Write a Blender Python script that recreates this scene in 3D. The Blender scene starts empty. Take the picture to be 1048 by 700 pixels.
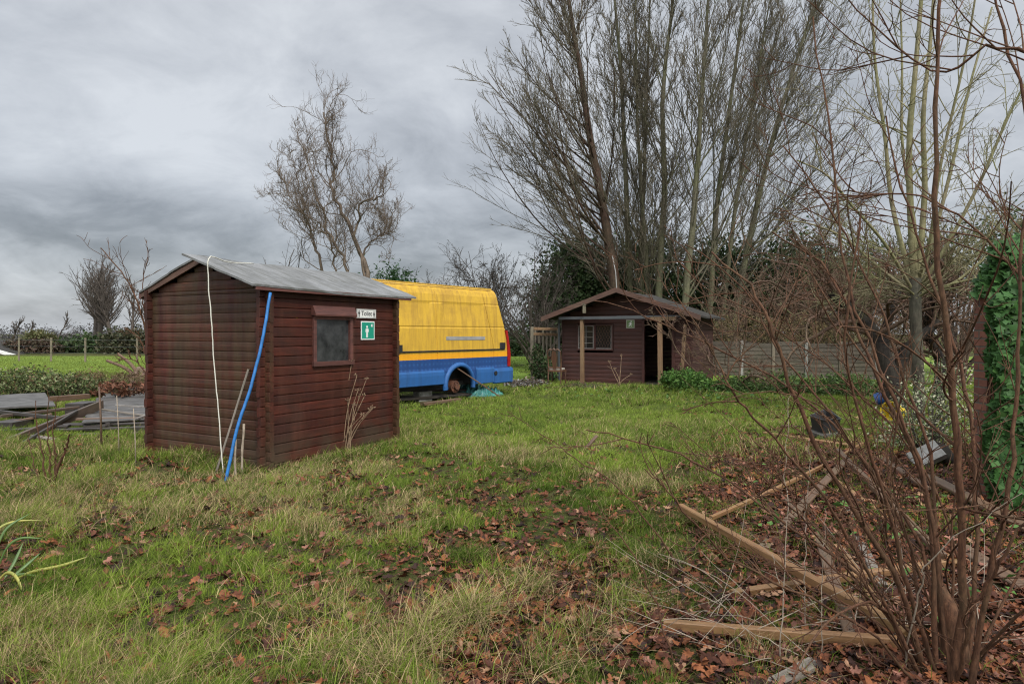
import bpy, math
import numpy as np
from mathutils import Vector, Matrix

# ---------------------------------------------------------------- basics
CAMH, F, CX, HY = 1.55, 670.0, 524.0, 341.0
scene = bpy.context.scene
COL = scene.collection
R = math.radians

def at(x, y, d):
    """direction measured in the photograph, carried out to a real distance d"""
    return np.array([(x - CX) / F * d, d, CAMH + (HY - y) / F * d])

def onground(x, y, z=0.0):
    d = (CAMH - z) * F / (y - HY)
    return np.array([(x - CX) / F * d, d, z])

# ---------------------------------------------------------------- numpy noise
def _hash(ix, iy, seed):
    h = (ix.astype(np.int64) * 374761393 + iy.astype(np.int64) * 668265263 + seed * 974634777) & 0xffffffff
    h = ((h ^ (h >> 13)) * 1274126177) & 0xffffffff
    h = h ^ (h >> 16)
    return (h & 0xffffff) / float(0xffffff)

def vnoise(x, y, seed=0):
    x = np.asarray(x, float); y = np.asarray(y, float)
    ix = np.floor(x); iy = np.floor(y)
    fx = x - ix; fy = y - iy
    fx = fx * fx * (3 - 2 * fx); fy = fy * fy * (3 - 2 * fy)
    a = _hash(ix, iy, seed); b = _hash(ix + 1, iy, seed)
    c = _hash(ix, iy + 1, seed); d = _hash(ix + 1, iy + 1, seed)
    return (a * (1 - fx) + b * fx) * (1 - fy) + (c * (1 - fx) + d * fx) * fy

def fbm(x, y, seed=0, octv=3):
    s = 0; a = 0.5; t = 0
    for k in range(octv):
        s = s + a * vnoise(np.asarray(x) * 2**k + 17.3 * k, np.asarray(y) * 2**k - 9.1 * k, seed + k); t += a; a *= .5
    return s / t

def sstep(a, b, x):
    t = np.clip((np.asarray(x, float) - a) / (b - a), 0, 1)
    return t * t * (3 - 2 * t)

def gh(x, y):
    x = np.asarray(x, float); y = np.asarray(y, float)
    near = 1 - sstep(26, 40, np.hypot(x, y))
    h = (fbm(x * .45, y * .45, 3, 3) - .5) * .16 + (fbm(x * 1.9, y * 1.9, 8, 2) - .5) * .075
    h = h + .10 * np.exp(-((x - 3.2)**2 / 3.0 + (y - 17.0)**2 / 1.6))
    h = h * (1 - .8 * np.exp(-((x + 3.0)**2 + (y - 8.0)**2) / 5.0)) + .05 * np.exp(-((x + 4.0)**2 / .4 + (y - 7.75)**2 / .12))
    return h * near

def ghs(x, y):
    return float(gh(x, y))

# ---------------------------------------------------------------- mesh helpers
def np_mesh(name, V, quads=None, tris=None, col=None, smooth=False):
    me = bpy.data.meshes.new(name)
    V = np.asarray(V, np.float32).reshape(-1, 3)
    quads = np.zeros((0, 4), np.int32) if quads is None else np.asarray(quads, np.int32).reshape(-1, 4)
    tris = np.zeros((0, 3), np.int32) if tris is None else np.asarray(tris, np.int32).reshape(-1, 3)
    me.vertices.add(len(V)); me.vertices.foreach_set('co', V.ravel())
    li = np.concatenate([quads.ravel(), tris.ravel()]).astype(np.int32)
    me.loops.add(len(li)); me.loops.foreach_set('vertex_index', li)
    nq, nt = len(quads), len(tris)
    ls = np.concatenate([np.arange(nq) * 4, nq * 4 + np.arange(nt) * 3]).astype(np.int32)
    me.polygons.add(nq + nt); me.polygons.foreach_set('loop_start', ls)
    try:
        me.polygons.foreach_set('loop_total', np.concatenate([np.full(nq, 4), np.full(nt, 3)]).astype(np.int32))
    except Exception:
        pass
    me.update(calc_edges=True)
    if smooth:
        me.polygons.foreach_set('use_smooth', np.ones(nq + nt, bool))
    if col is not None:
        ca = me.color_attributes.new('Col', 'FLOAT_COLOR', 'POINT')
        c4 = np.ones((len(V), 4), np.float32); c4[:, :3] = np.asarray(col, np.float32).reshape(-1, 3)
        ca.data.foreach_set('color', c4.ravel())
    me.validate()
    return me

OFF = {}
def link(o, parent=None, world=False):
    COL.objects.link(o)
    if parent is not None:
        o.parent = parent
        if world:
            r = parent
            while r.parent is not None: r = r.parent
            o.location = Vector((0, 0, 0)) - r.location
            # nested world parts: only the first level is offset
            if parent.parent is not None: o.location = (0, 0, 0)
    return o

def obj(name, me, mat, parent=None, world=False):
    o = bpy.data.objects.new(name, me)
    if mat is not None:
        for m in (mat if isinstance(mat, (list, tuple)) else [mat]): me.materials.append(m)
    return link(o, parent, world)

def tag(o, label=None, cat=None, group=None, kind=None):
    if label: o['label'] = label
    if cat: o['category'] = cat
    if group: o['group'] = group
    if kind: o['kind'] = kind
    return o

def empty(name, loc, rz=0.0, label=None, cat=None, group=None):
    o = bpy.data.objects.new(name, None)
    o.empty_display_size = .1
    o.location = Vector([float(v) for v in loc]); o.rotation_euler = (0, 0, rz)
    COL.objects.link(o)
    return tag(o, label, cat, group)

class MB:
    def __init__(s): s.v = []; s.f = []
    def add(s, verts, faces):
        n = len(s.v); s.v += [tuple(float(c) for c in p) for p in verts]
        s.f += [tuple(n + i for i in f) for f in faces]; return s
    def box(s, c, size, rz=0.0, M=None, ch=0.0):
        x, y, z = [k / 2 for k in size]
        if ch > 0:
            prof = [(-x + ch, -y), (x - ch, -y), (x, -y + ch), (x, y - ch), (x - ch, y), (-x + ch, y), (-x, y - ch), (-x, -y + ch)]
        else:
            prof = [(-x, -y), (x, -y), (x, y), (-x, y)]
        n = len(prof)
        P = [(a, b, -z) for a, b in prof] + [(a, b, z) for a, b in prof]
        cr, sr = math.cos(rz), math.sin(rz)
        Q = []
        for p in P:
            v = Vector((p[0] * cr - p[1] * sr, p[0] * sr + p[1] * cr, p[2]))
            if M is not None: v = M @ v
            Q.append((v.x + c[0], v.y + c[1], v.z + c[2]))
        return s.add(Q, [tuple(reversed(range(n))), tuple(range(n, 2 * n))] + [(i, (i + 1) % n, n + (i + 1) % n, n + i) for i in range(n)])
    def prism(s, prof, o, ax, ay, az, L):
        o, ax, ay, az = [Vector(k) for k in (o, ax, ay, az)]
        n = len(prof)
        P = [o + ax * a + ay * b for a, b in prof] + [o + ax * a + ay * b + az * L for a, b in prof]
        return s.add(P, [tuple(reversed(range(n))), tuple(range(n, 2 * n))] + [(i, (i + 1) % n, n + (i + 1) % n, n + i) for i in range(n)])
    def beam(s, p0, p1, w, h, roll=0.0, ch=.004):
        p0, p1 = Vector([float(k) for k in p0]), Vector([float(k) for k in p1])
        d = (p1 - p0); L = d.length; d.normalize()
        up = Vector((0, 0, 1)) if abs(d.z) < .95 else Vector((0, 1, 0))
        sd = d.cross(up).normalized(); u2 = sd.cross(d).normalized()
        c, si = math.cos(roll), math.sin(roll)
        a = sd * c + u2 * si; b = u2 * c - sd * si
        w /= 2; h /= 2; ch = min(ch, w * .5, h * .5)
        prof = [(-w + ch, -h), (w - ch, -h), (w, -h + ch), (w, h - ch), (w - ch, h), (-w + ch, h), (-w, h - ch), (-w, -h + ch)]
        return s.prism(prof, p0, a, b, d, L)
    def tube(s, pts, rad, k=8, cap=True):
        pts = [Vector([float(c) for c in p]) for p in pts]
        if not hasattr(rad, '__len__'): rad = [rad] * len(pts)
        n0 = len(s.v); n = len(pts)
        prev = None
        for i, p in enumerate(pts):
            t = (pts[min(i + 1, n - 1)] - pts[max(i - 1, 0)]).normalized()
            if prev is None:
                ref = Vector((0, 0, 1)) if abs(t.z) < .9 else Vector((1, 0, 0))
                a = t.cross(ref).normalized()
            else:
                a = (prev - t * prev.dot(t)).normalized()
            prev = a; b = t.cross(a)
            for j in range(k):
                q = p + (a * math.cos(2 * math.pi * j / k) + b * math.sin(2 * math.pi * j / k)) * rad[i]
                s.v.append(tuple(q))
        for i in range(n - 1):
            for j in range(k):
                s.f.append((n0 + i * k + j, n0 + i * k + (j + 1) % k, n0 + (i + 1) * k + (j + 1) % k, n0 + (i + 1) * k + j))
        if cap:
            s.f.append(tuple(n0 + j for j in reversed(range(k)))); s.f.append(tuple(n0 + (n - 1) * k + j for j in range(k)))
        return s
    def cyl(s, p0, p1, r, k=16, r2=None):
        return s.tube([p0, p1], [r, r if r2 is None else r2], k)
    def poly(s, pts, n, th):
        """thin solid from a flat outline: pts are 3-D, n the thickness direction"""
        n = Vector(n) * th
        P = [Vector(p) for p in pts]; m = len(P)
        return s.add(P + [p + n for p in P], [tuple(reversed(range(m))), tuple(range(m, 2 * m))] + [(i, (i + 1) % m, m + (i + 1) % m, m + i) for i in range(m)])
    def build(s, name, mat, parent=None, smooth=False, world=False):
        me = bpy.data.meshes.new(name); me.from_pydata(s.v, [], s.f); me.update()
        if smooth:
            for p in me.polygons: p.use_smooth = True
        me.validate()
        return obj(name, me, mat, parent, world)

def smooth_path(pts, n=24):
    """Catmull-Rom through points"""
    P = np.asarray(pts, float)
    P = np.vstack([2 * P[0] - P[1], P, 2 * P[-1] - P[-2]])
    out = []
    segs = len(P) - 3
    for q in np.linspace(0, segs - 1e-6, n):
        i = int(q); t = q - i
        a, b, c, d = P[i:i + 4]
        out.append(.5 * ((2 * b) + (-a + c) * t + (2 * a - 5 * b + 4 * c - d) * t * t + (-a + 3 * b - 3 * c + d) * t**3))
    return np.array(out)

# ---------------------------------------------------------------- tubes in bulk
def tubes(sets):
    """sets: (pts (C,n,3), rad (C,n), sides) -> V, quads"""
    VV, QQ, n0 = [], [], 0
    for pts, rad, k in sets:
        if len(pts) == 0: continue
        C, n, _ = pts.shape
        t = np.gradient(pts, axis=1)
        t /= np.linalg.norm(t, axis=2, keepdims=True) + 1e-9
        m = pts[:, -1] - pts[:, 0]; m /= np.linalg.norm(m, axis=1, keepdims=True) + 1e-9
        ref = np.where(np.abs(m[:, 2:3]) < .8, np.array([[0, 0, 1.]]), np.array([[1., 0.2, 0]]))[:, None, :]
        a = np.cross(t, np.broadcast_to(ref, t.shape)); a /= np.linalg.norm(a, axis=2, keepdims=True) + 1e-9
        b = np.cross(t, a)
        ang = np.arange(k) * 2 * np.pi / k
        V = pts[:, :, None, :] + rad[:, :, None, None] * (a[:, :, None, :] * np.cos(ang)[None, None, :, None] + b[:, :, None, :] * np.sin(ang)[None, None, :, None])
        VV.append(V.reshape(-1, 3))
        c = np.arange(C)[:, None, None] * (n * k); i = np.arange(n - 1)[None, :, None] * k; j = np.arange(k)[None, None, :]
        j2 = (j + 1) % k
        q = np.stack([c + i + j, c + i + j2, c + i + k + j2, c + i + k + j], -1).reshape(-1, 4) + n0
        QQ.append(q); n0 += C * n * k
    if not VV: return np.zeros((0, 3)), np.zeros((0, 4), np.int32)
    return np.vstack(VV), np.vstack(QQ)

def unit(v): return v / (np.linalg.norm(v, axis=-1, keepdims=True) + 1e-9)

def stems(rng, starts, dirs, lens, r0, n=12, wob=.05, up=0.0, rtip=.25, kink=0.0):
    """grow C curved stems at once"""
    C = len(starts)
    pts = np.zeros((C, n, 3)); pts[:, 0] = starts
    d = unit(np.asarray(dirs, float)); step = (np.asarray(lens) / (n - 1))[:, None]
    drift = rng.normal(0, wob, (C, 3))
    for i in range(1, n):
        drift = drift * .7 + rng.normal(0, wob, (C, 3))
        dd = d + drift + np.array([0, 0, up]) / n
        if kink > 0:
            dd = dd + rng.normal(0, kink, (C, 3))
        d = unit(dd)
        pts[:, i] = pts[:, i - 1] + d * step
    s = np.linspace(0, 1, n)[None, :]
    rad = np.asarray(r0)[:, None] * (1 - s * (1 - rtip))
    return pts, rad

def offshoots(rng, P, Rd, per, tmin, tmax, ang, asd, lr, n, wob=.06, up=.3, rr=.55, rmin=.003, rtip=.4, shrink=.6, kink=0.0, side=None):
    """children of every stem in P"""
    C, m, _ = P.shape
    cnt = C * per
    par = np.repeat(np.arange(C), per)
    t = rng.uniform(tmin, tmax, cnt)
    q = t * (m - 1); i = np.clip(q.astype(int), 0, m - 2); f = (q - i)[:, None]
    st = P[par, i] * (1 - f) + P[par, i + 1] * f
    tg = unit(P[par, i + 1] - P[par, i])
    rp = Rd[par, i] * (1 - f[:, 0]) + Rd[par, i + 1] * f[:, 0]
    rv = unit(rng.normal(0, 1, (cnt, 3)))
    if side is not None: rv = unit(rv + np.asarray(side))
    pr = unit(rv - tg * (rv * tg).sum(1, keepdims=True))
    am = ang if not isinstance(ang, tuple) else ang[0] + (ang[1] - ang[0]) * t
    a = np.clip(am + rng.normal(0, asd, cnt), .12, 1.7)[:, None]
    d = tg * np.cos(a) + pr * np.sin(a)
    L = np.linalg.norm(np.diff(P, axis=1), axis=2).sum(1)[par]
    L = L * lr * (1 - shrink * t) * rng.uniform(.55, 1.15, cnt)
    r0 = np.maximum(rp * rr * rng.uniform(.7, 1.0, cnt), rmin)
    return stems(rng, st, d, L, r0, n, wob, up, rtip, kink)
# ---------------------------------------------------------------- materials
def nt(name):
    m = bpy.data.materials.new(name); m.use_nodes = True
    t = m.node_tree; t.nodes.clear()
    out = t.nodes.new('ShaderNodeOutputMaterial')
    b = t.nodes.new('ShaderNodeBsdfPrincipled')
    t.links.new(b.outputs[0], out.inputs[0])
    return m, t, b, out

class NG:
    def __init__(s, t): s.t = t
    def n(s, typ, **kw):
        o = s.t.nodes.new(typ)
        for k, v in kw.items(): setattr(o, k, v)
        return o
    def l(s, a, b): s.t.links.new(a, b)
    def coord(s, which='Object', scale=(1, 1, 1)):
        c = s.n('ShaderNodeTexCoord'); m = s.n('ShaderNodeMapping'); m.inputs['Scale'].default_value = scale
        s.l(c.outputs[which], m.inputs[0]); return m.outputs[0]
    def noise(s, vec, scale, detail=4, rough=.55, dist=0.0):
        k = s.n('ShaderNodeTexNoise'); k.inputs['Scale'].default_value = scale; k.inputs['Detail'].default_value = detail
        k.inputs['Roughness'].default_value = rough; k.inputs['Distortion'].default_value = dist
        s.l(vec, k.inputs['Vector']); return k.outputs['Fac']
    def ramp(s, fac, stops):
        r = s.n('ShaderNodeValToRGB'); e = r.color_ramp.elements
        while len(e) > 1: e.remove(e[-1])
        for i, (p, c) in enumerate(stops):
            if not hasattr(c, '__len__'): c = (c, c, c)
            el = e[0] if i == 0 else e.new(p)
            el.position = p; el.color = (*c, 1)
        s.l(fac, r.inputs[0]); return r.outputs[0]
    def mix(s, fac, a, b, mode='MIX'):
        m = s.n('ShaderNodeMix', data_type='RGBA', blend_type=mode)
        for inp, v in ((m.inputs[0], fac), (m.inputs[6], a), (m.inputs[7], b)):
            if isinstance(v, (int, float)): inp.default_value = v
            elif isinstance(v, tuple): inp.default_value = (*v, 1)
            else: s.l(v, inp)
        return m.outputs[2]
    def math(s, op, a, b=0.0):
        m = s.n('ShaderNodeMath', operation=op)
        for inp, v in ((m.inputs[0], a), (m.inputs[1], b)):
            if isinstance(v, (int, float)): inp.default_value = v
            else: s.l(v, inp)
        return m.outputs[0]
    def bump(s, h, strength, dist, bsdf):
        b = s.n('ShaderNodeBump'); b.inputs['Strength'].default_value = strength; b.inputs['Distance'].default_value = dist
        s.l(h, b.inputs['Height']); s.l(b.outputs[0], bsdf.inputs['Normal'])
    def island(s):
        return s.n('ShaderNodeNewGeometry').outputs['Random Per Island']

def mat_wood(name, dark, light, axis=0, rough=.75, grain=1.0, green=0.0, gcol=(.07, .075, .03), wet=0.0, isl=.5):
    m, t, b, out = nt(name); g = NG(t)
    sc = [14, 14, 14]; sc[axis] = 1.1
    v = g.coord('Object', tuple(sc)); v1 = g.coord('Object')
    n1 = g.noise(v, 2.2 * grain, 6, .62, .4); n2 = g.noise(v1, 2.3, 5, .6); n3 = g.noise(v, 9 * grain, 3, .6)
    base = g.ramp(n1, [(.25, dark), (.75, light)])
    var = g.math('MULTIPLY_ADD', g.island(), isl); t.nodes[-1].inputs[2].default_value = 1 - isl / 2
    hsv = g.n('ShaderNodeHueSaturation'); g.l(base, hsv.inputs['Color']); g.l(var, hsv.inputs['Value'])
    c = g.mix(g.ramp(n2, [(.35, 0.0), (.75, .55)]), hsv.outputs[0], dark)
    c = g.mix(g.ramp(n3, [(.3, .55), (.45, 0.0)]), c, tuple(x * .45 for x in dark))
    if green > 0:
        n4 = g.noise(v1, 1.4, 5, .65, .3)
        c = g.mix(g.ramp(n4, [(.45, 0.0), (.72, green)]), c, gcol)
    g.l(c, b.inputs['Base Color']); b.inputs['Roughness'].default_value = rough
    if wet: 
        g.l(g.ramp(n2, [(.3, rough - wet), (.7, rough)]), b.inputs['Roughness'])
    g.bump(g.math('ADD', n1, g.math('MULTIPLY', n3, .5)), .35, .006, b)
    return m

def mat_plain(name, c, rough=.6, var=.25, scale=6, metal=0.0, c2=None, bump=.0, spec=None):
    m, t, b, out = nt(name); g = NG(t)
    v = g.coord('Object'); n1 = g.noise(v, scale, 6, .62)
    c2 = c2 or tuple(x * (1 - var) for x in c)
    col = g.ramp(n1, [(.3, c2), (.7, c)])
    g.l(col, b.inputs['Base Color']); b.inputs['Roughness'].default_value = rough; b.inputs['Metallic'].default_value = metal
    if spec is not None: b.inputs['Specular IOR Level'].default_value = spec
    if bump: g.bump(n1, bump, .01, b)
    return m

def mat_col(name, rough=.6, trans=.25, gain=1.0, spec=.25, nvar=0.0):
    """colour from the per-blade / per-leaf attribute"""
    m, t, b, out = nt(name); g = NG(t)
    a = g.n('ShaderNodeAttribute', attribute_name='Col')
    c = a.outputs['Color']
    if nvar:
        n = g.noise(g.coord('Object'), 35, 3, .6)
        c = g.mix(1.0, c, g.ramp(n, [(.3, 1 - nvar), (.7, 1 + nvar * .4)]), 'MULTIPLY')
    g.l(c, b.inputs['Base Color']); b.inputs['Roughness'].default_value = rough
    b.inputs['Specular IOR Level'].default_value = spec
    if trans > 0:
        tr = g.n('ShaderNodeBsdfTranslucent'); g.l(c, tr.inputs[0])
        mx = g.n('ShaderNodeMixShader'); mx.inputs[0].default_value = trans
        g.l(b.outputs[0], mx.inputs[1]); g.l(tr.outputs[0], mx.inputs[2]); g.l(mx.outputs[0], out.inputs[0])
    return m

def mat_bark(name, a, bcol, moss=None, mossamt=.0, scale=1.0):
    m, t, b, out = nt(name); g = NG(t)
    v = g.coord('Object', (6 * scale, 6 * scale, 1.3 * scale)); v1 = g.coord('Object')
    n1 = g.noise(v, 3, 6, .65, .5); n2 = g.noise(v1, 1.1 * scale, 4, .6)
    c = g.ramp(n1, [(.3, a), (.7, bcol)])
    if moss: c = g.mix(g.ramp(n2, [(.4, 0.0), (.65, mossamt)]), c, moss)
    g.l(c, b.inputs['Base Color']); b.inputs['Roughness'].default_value = .85
    n3 = g.noise(v1, 9 * scale, 5, .7); c2_ = g.mix(.75, c, g.ramp(n3, [(.3, .5), (.7, 1.25)]), 'MULTIPLY'); g.l(c2_, b.inputs['Base Color'])
    b.inputs['Specular IOR Level'].default_value = .2
    g.bump(g.math('ADD', n1, n3), .6, .02 / scale, b)
    return m

M = {}
# maroon timber stain (grain along x for the gable, along y for the long wall)
def mat_shed(name, axis, olive):
    m, t, b, out = nt(name); g = NG(t)
    sc = [16, 16, 16]; sc[axis] = .9
    v = g.coord('Object', tuple(sc)); v1 = g.coord('Object')
    vs = [5.0, 5.0, 5.0]; vs[2] = .5
    vv = g.coord('Object', tuple(vs))
    gr = g.noise(v, 2.5, 6, .65, .6); pt = g.noise(v1, 1.7, 6, .65, .5); st = g.noise(vv, 1.6, 5, .6)
    fine = g.noise(v, 10, 3, .6)
    c = g.ramp(gr, [(.25, (.020, .0045, .0028)), (.5, (.047, .0088, .0050)), (.78, (.090, .0190, .0105))])
    isl = g.math('MULTIPLY_ADD', g.island(), .75); t.nodes[-1].inputs[2].default_value = .62
    hsv = g.n('ShaderNodeHueSaturation'); g.l(c, hsv.inputs['Color']); g.l(isl, hsv.inputs['Value'])
    c = hsv.outputs[0]
    c = g.mix(g.ramp(pt, [(.48, 0.0), (.66, .7)]), c, (.022, .0075, .0055))
    c = g.mix(g.ramp(st, [(.48, 0.0), (.75, .40)]), c, (.105, .042, .025))
    if olive:
        o2 = g.noise(vv, 1.1, 6, .7, .4)
        c = g.mix(g.ramp(o2, [(.36, 0.0), (.62, olive)]), c, (.058, .042, .018))
    c = g.mix(g.ramp(fine, [(.28, .7), (.40, 0.0)]), c, (.018, .007, .006))
    sz = g.n('ShaderNodeSeparateXYZ'); g.l(v1, sz.inputs[0])
    mud = g.math('MULTIPLY', g.ramp(sz.outputs[2], [(.05, .8), (.42, 0.0)]), g.ramp(pt, [(.38, 0.0), (.6, 1.0)]))
    c = g.mix(mud, c, (.060, .042, .024))
    g.l(c, b.inputs['Base Color'])
    g.l(g.ramp(pt, [(.3, .48), (.7, .72)]), b.inputs['Roughness'])
    b.inputs['Specular IOR Level'].default_value = .3
    g.bump(g.math('ADD', gr, g.math('MULTIPLY', fine, .6)), .4, .006, b)
    return m
M['shed_x'] = mat_shed('maroon_logs_gable', 0, .62)
M['shed_y'] = mat_shed('maroon_logs_side', 1, .12)
M['shed_trim'] = mat_wood('maroon_trim', (.045, .016, .012), (.13, .045, .033), 1, .65)

def mat_felt():
    m, t, b, out = nt('roof_felt'); g = NG(t)
    v = g.coord('Object'); vs = g.coord('Object', (.7, 5, 1))
    n1 = g.noise(v, 2.2, 7, .68, .4); n2 = g.noise(vs, 2.2, 5, .6); n3 = g.noise(v, 90, 2, .5)
    c = g.ramp(n1, [(.3, (.075, .072, .066)), (.5, (.145, .145, .142)), (.72, (.23, .23, .228))])
    c = g.mix(g.ramp(n2, [(.42, 0.0), (.62, .6)]), c, (.065, .064, .048))
    c = g.mix(.35, c, g.ramp(n3, [(.35, .5), (.65, 1.0)]), 'MULTIPLY')
    g.l(c, b.inputs['Base Color']); g.l(g.ramp(n1, [(.3, .42), (.7, .75)]), b.inputs['Roughness'])
    g.bump(g.math('ADD', n3, g.math('MULTIPLY', n1, 2.0)), .3, .006, b)
    return m
M['felt'] = mat_felt()
M['felt_dark'] = mat_plain('dark_mineral_felt', (.050, .048, .045), .9, .45, 4, bump=.4, c2=(.024, .021, .016), spec=.15)
M['glass_dirty'] = mat_plain('grimy_glass', (.060, .062, .062), .12, .5, 5, c2=(.012, .013, .014), spec=.5)
M['glass_dark'] = mat_plain('dark_glass', (.02, .021, .024), .1, .3, 4, spec=.5)

def mat_paint(name, c, dirt, amount=.5, rough=.45, diamond=None):
    m, t, b, out = nt(name); g = NG(t)
    v = g.coord('Object'); vs = g.coord('Object', (7, 7, .6))
    n1 = g.noise(v, 1.6, 7, .68, .5); n2 = g.noise(vs, 1.3, 6, .65); n3 = g.noise(v, 30, 4, .6)
    cc = c
    if diamond:
        sp = g.n('ShaderNodeSeparateXYZ'); g.l(v, sp.inputs[0])
        a = g.math('SINE', g.math('MULTIPLY', g.math('ADD', sp.outputs[0], sp.outputs[2]), 26.0))
        b2 = g.math('SINE', g.math('MULTIPLY', g.math('SUBTRACT', sp.outputs[0], sp.outputs[2]), 26.0))
        d = g.math('MULTIPLY', a, b2)
        cc = g.mix(g.ramp(d, [(.46, 0.0), (.54, 1.0)]), c, diamond)
    k = g.mix(g.ramp(n2, [(.42, 0.0), (.78, amount)]), cc, dirt)
    k = g.mix(g.ramp(n1, [(.48, 0.0), (.75, amount * .8)]), k, dirt)
    k = g.mix(g.ramp(n3, [(.62, 0.0), (.75, amount * .5)]), k, tuple(x * .5 for x in dirt))
    g.l(k, b.inputs['Base Color']); g.l(g.ramp(n1, [(.3, rough), (.7, min(rough + .3, .9))]), b.inputs['Roughness'])
    b.inputs['Specular IOR Level'].default_value = .35
    g.bump(n1, .08, .02, b)
    return m
M['yellow'] = mat_paint('yellow_paint', (.52, .315, .030), (.27, .150, .030), .95, .5)
M['yellow2'] = mat_paint('orange_stripe', (.68, .31, .010), (.40, .17, .015), .4)
M['blue'] = mat_paint('blue_paint', (.020, .095, .27), (.018, .050, .12), .6, .45)
M['blue2'] = mat_paint('dark_blue_film', (.012, .050, .17), (.012, .030, .08), .5, .45, diamond=(.018, .072, .215))
M['black'] = mat_plain('black_plastic', (.018, .018, .019), .5, .4, 8)
M['rubber'] = mat_plain('grimy_black', (.022, .020, .018), .8, .5, 7)
M['rust'] = mat_plain('rust', (.16, .060, .028), .85, .6, 11, bump=.5, c2=(.05, .025, .018))
M['grey_strip'] = mat_plain('grey_strip', (.30, .29, .27), .55, .4, 5)
M['taillight'] = mat_plain('red_lens', (.34, .012, .012), .2, .4, 4)
M['white'] = mat_plain('white_plastic', (.72, .72, .68), .5, .2, 9)
M['offwhite'] = mat_plain('grubby_white', (.46, .44, .36), .6, .35, 12)
M['ink'] = mat_plain('black_ink', (.015, .015, .015), .6, .2, 9)
M['green_sign'] = mat_plain('green_sign', (.010, .26, .17), .45, .2, 8)
M['pipe_blue'] = mat_plain('blue_pipe', (.012, .15, .42), .45, .5, 14)
M['cable'] = mat_plain('cream_cable', (.52, .50, .42), .6, .25, 9)
M['tarp'] = mat_plain('turquoise_tarp', (.045, .24, .205), .5, .5, 9, c2=(.018, .09, .085))
M['gutter'] = mat_plain('grey_gutter', (.065, .070, .072), .5, .3, 3)
M['pine'] = mat_wood('fresh_pine', (.125, .058, .022), (.31, .170, .070), 0, .7, green=.45, gcol=(.095, .080, .026), wet=.2)
M['pine_dark'] = mat_wood('damp_timber', (.055, .030, .018), (.15, .085, .045), 0, .7, green=.35, wet=.2)
M['grey_wood'] = mat_wood('silvered_timber', (.085, .070, .055), (.24, .205, .165), 0, .8, green=.2, gcol=(.09, .095, .05))
M['grey_wood_z'] = mat_wood('silvered_post', (.085, .070, .05), (.25, .20, .14), 2, .8, green=.35, gcol=(.10, .11, .05))
M['fence_wood'] = mat_wood('mossy_fence_board', (.060, .047, .035), (.165, .132, .095), 0, .85, green=.35, gcol=(.075, .075, .035))
M['heap_wood'] = mat_wood('damp_brown_timber', (.038, .026, .020), (.125, .085, .062), 0, .6, green=.2, wet=.2)
M['black_wood'] = mat_wood('blackened_timber', (.016, .013, .011), (.06, .048, .038), 0, .6, wet=.25)
M['post'] = mat_wood('orange_post', (.11, .060, .028), (.27, .165, .085), 2, .75, green=.35, gcol=(.12, .11, .05))
M['cab_x'] = mat_wood('cabin_board_front', (.030, .0088, .0052), (.074, .0195, .0110), 0, .7, isl=.4, green=.15, gcol=(.05, .028, .018))
M['cab_y'] = mat_wood('cabin_board_side', (.026, .0088, .0058), (.066, .0195, .0120), 1, .7, isl=.4, green=.2, gcol=(.05, .028, .018))
M['barge'] = mat_wood('bargeboard', (.042, .019, .012), (.125, .058, .036), 0, .75, green=.25, gcol=(.12, .09, .055))
M['frame_pale'] = mat_plain('faded_window_frame', (.22, .20, .18), .7, .4, 14)
M['chair_wood'] = mat_wood('chair_wood', (.050, .022, .012), (.14, .065, .030), 2, .5)
M['cushion'] = mat_plain('cream_seat', (.42, .38, .32), .9, .3, 14)
M['slate'] = mat_plain('wet_sheet', (.115, .108, .10), .5, .5, 3, c2=(.030, .027, .023), bump=.3, spec=.28)
M['concrete'] = mat_plain('old_concrete', (.30, .29, .27), .85, .5, 6, c2=(.10, .095, .07), bump=.4)
M['yellow_plastic'] = mat_plain('yellow_plastic', (.62, .44, .015), .5, .3, 5)
M['blue_plastic'] = mat_plain('blue_plastic', (.03, .09, .28), .5, .3, 5)

def mat_brick():
    m, t, b, out = nt('old_brick'); g = NG(t)
    v = g.coord('Object'); sp = g.n('ShaderNodeSeparateXYZ'); g.l(v, sp.inputs[0])
    cb = g.n('ShaderNodeCombineXYZ'); g.l(g.math('ADD', sp.outputs[0], sp.outputs[1]), cb.inputs[0]); g.l(sp.outputs[2], cb.inputs[1])
    br = g.n('ShaderNodeTexBrick'); g.l(cb.outputs[0], br.inputs[0])
    br.inputs['Scale'].default_value = 1.0; br.inputs['Brick Width'].default_value = .225; br.inputs['Row Height'].default_value = .075
    br.inputs['Mortar Size'].default_value = .009; br.inputs['Mortar Smooth'].default_value = .3
    br.inputs['Color1'].default_value = (.20, .075, .045, 1); br.inputs['Color2'].default_value = (.12, .045, .03, 1); br.inputs['Mortar'].default_value = (.10, .08, .06, 1)
    n1 = g.noise(v, 9, 6, .65)
    c = g.mix(.8, br.outputs[0], g.ramp(n1, [(.3, .45), (.7, 1.1)]), 'MULTIPLY')
    g.l(c, b.inputs['Base Color']); b.inputs['Roughness'].default_value = .9
    h = g.math('SUBTRACT', g.math('MULTIPLY', n1, .4), br.outputs['Fac'])
    g.bump(h, .8, .012, b)
    return m
M['brick'] = mat_brick()

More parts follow.
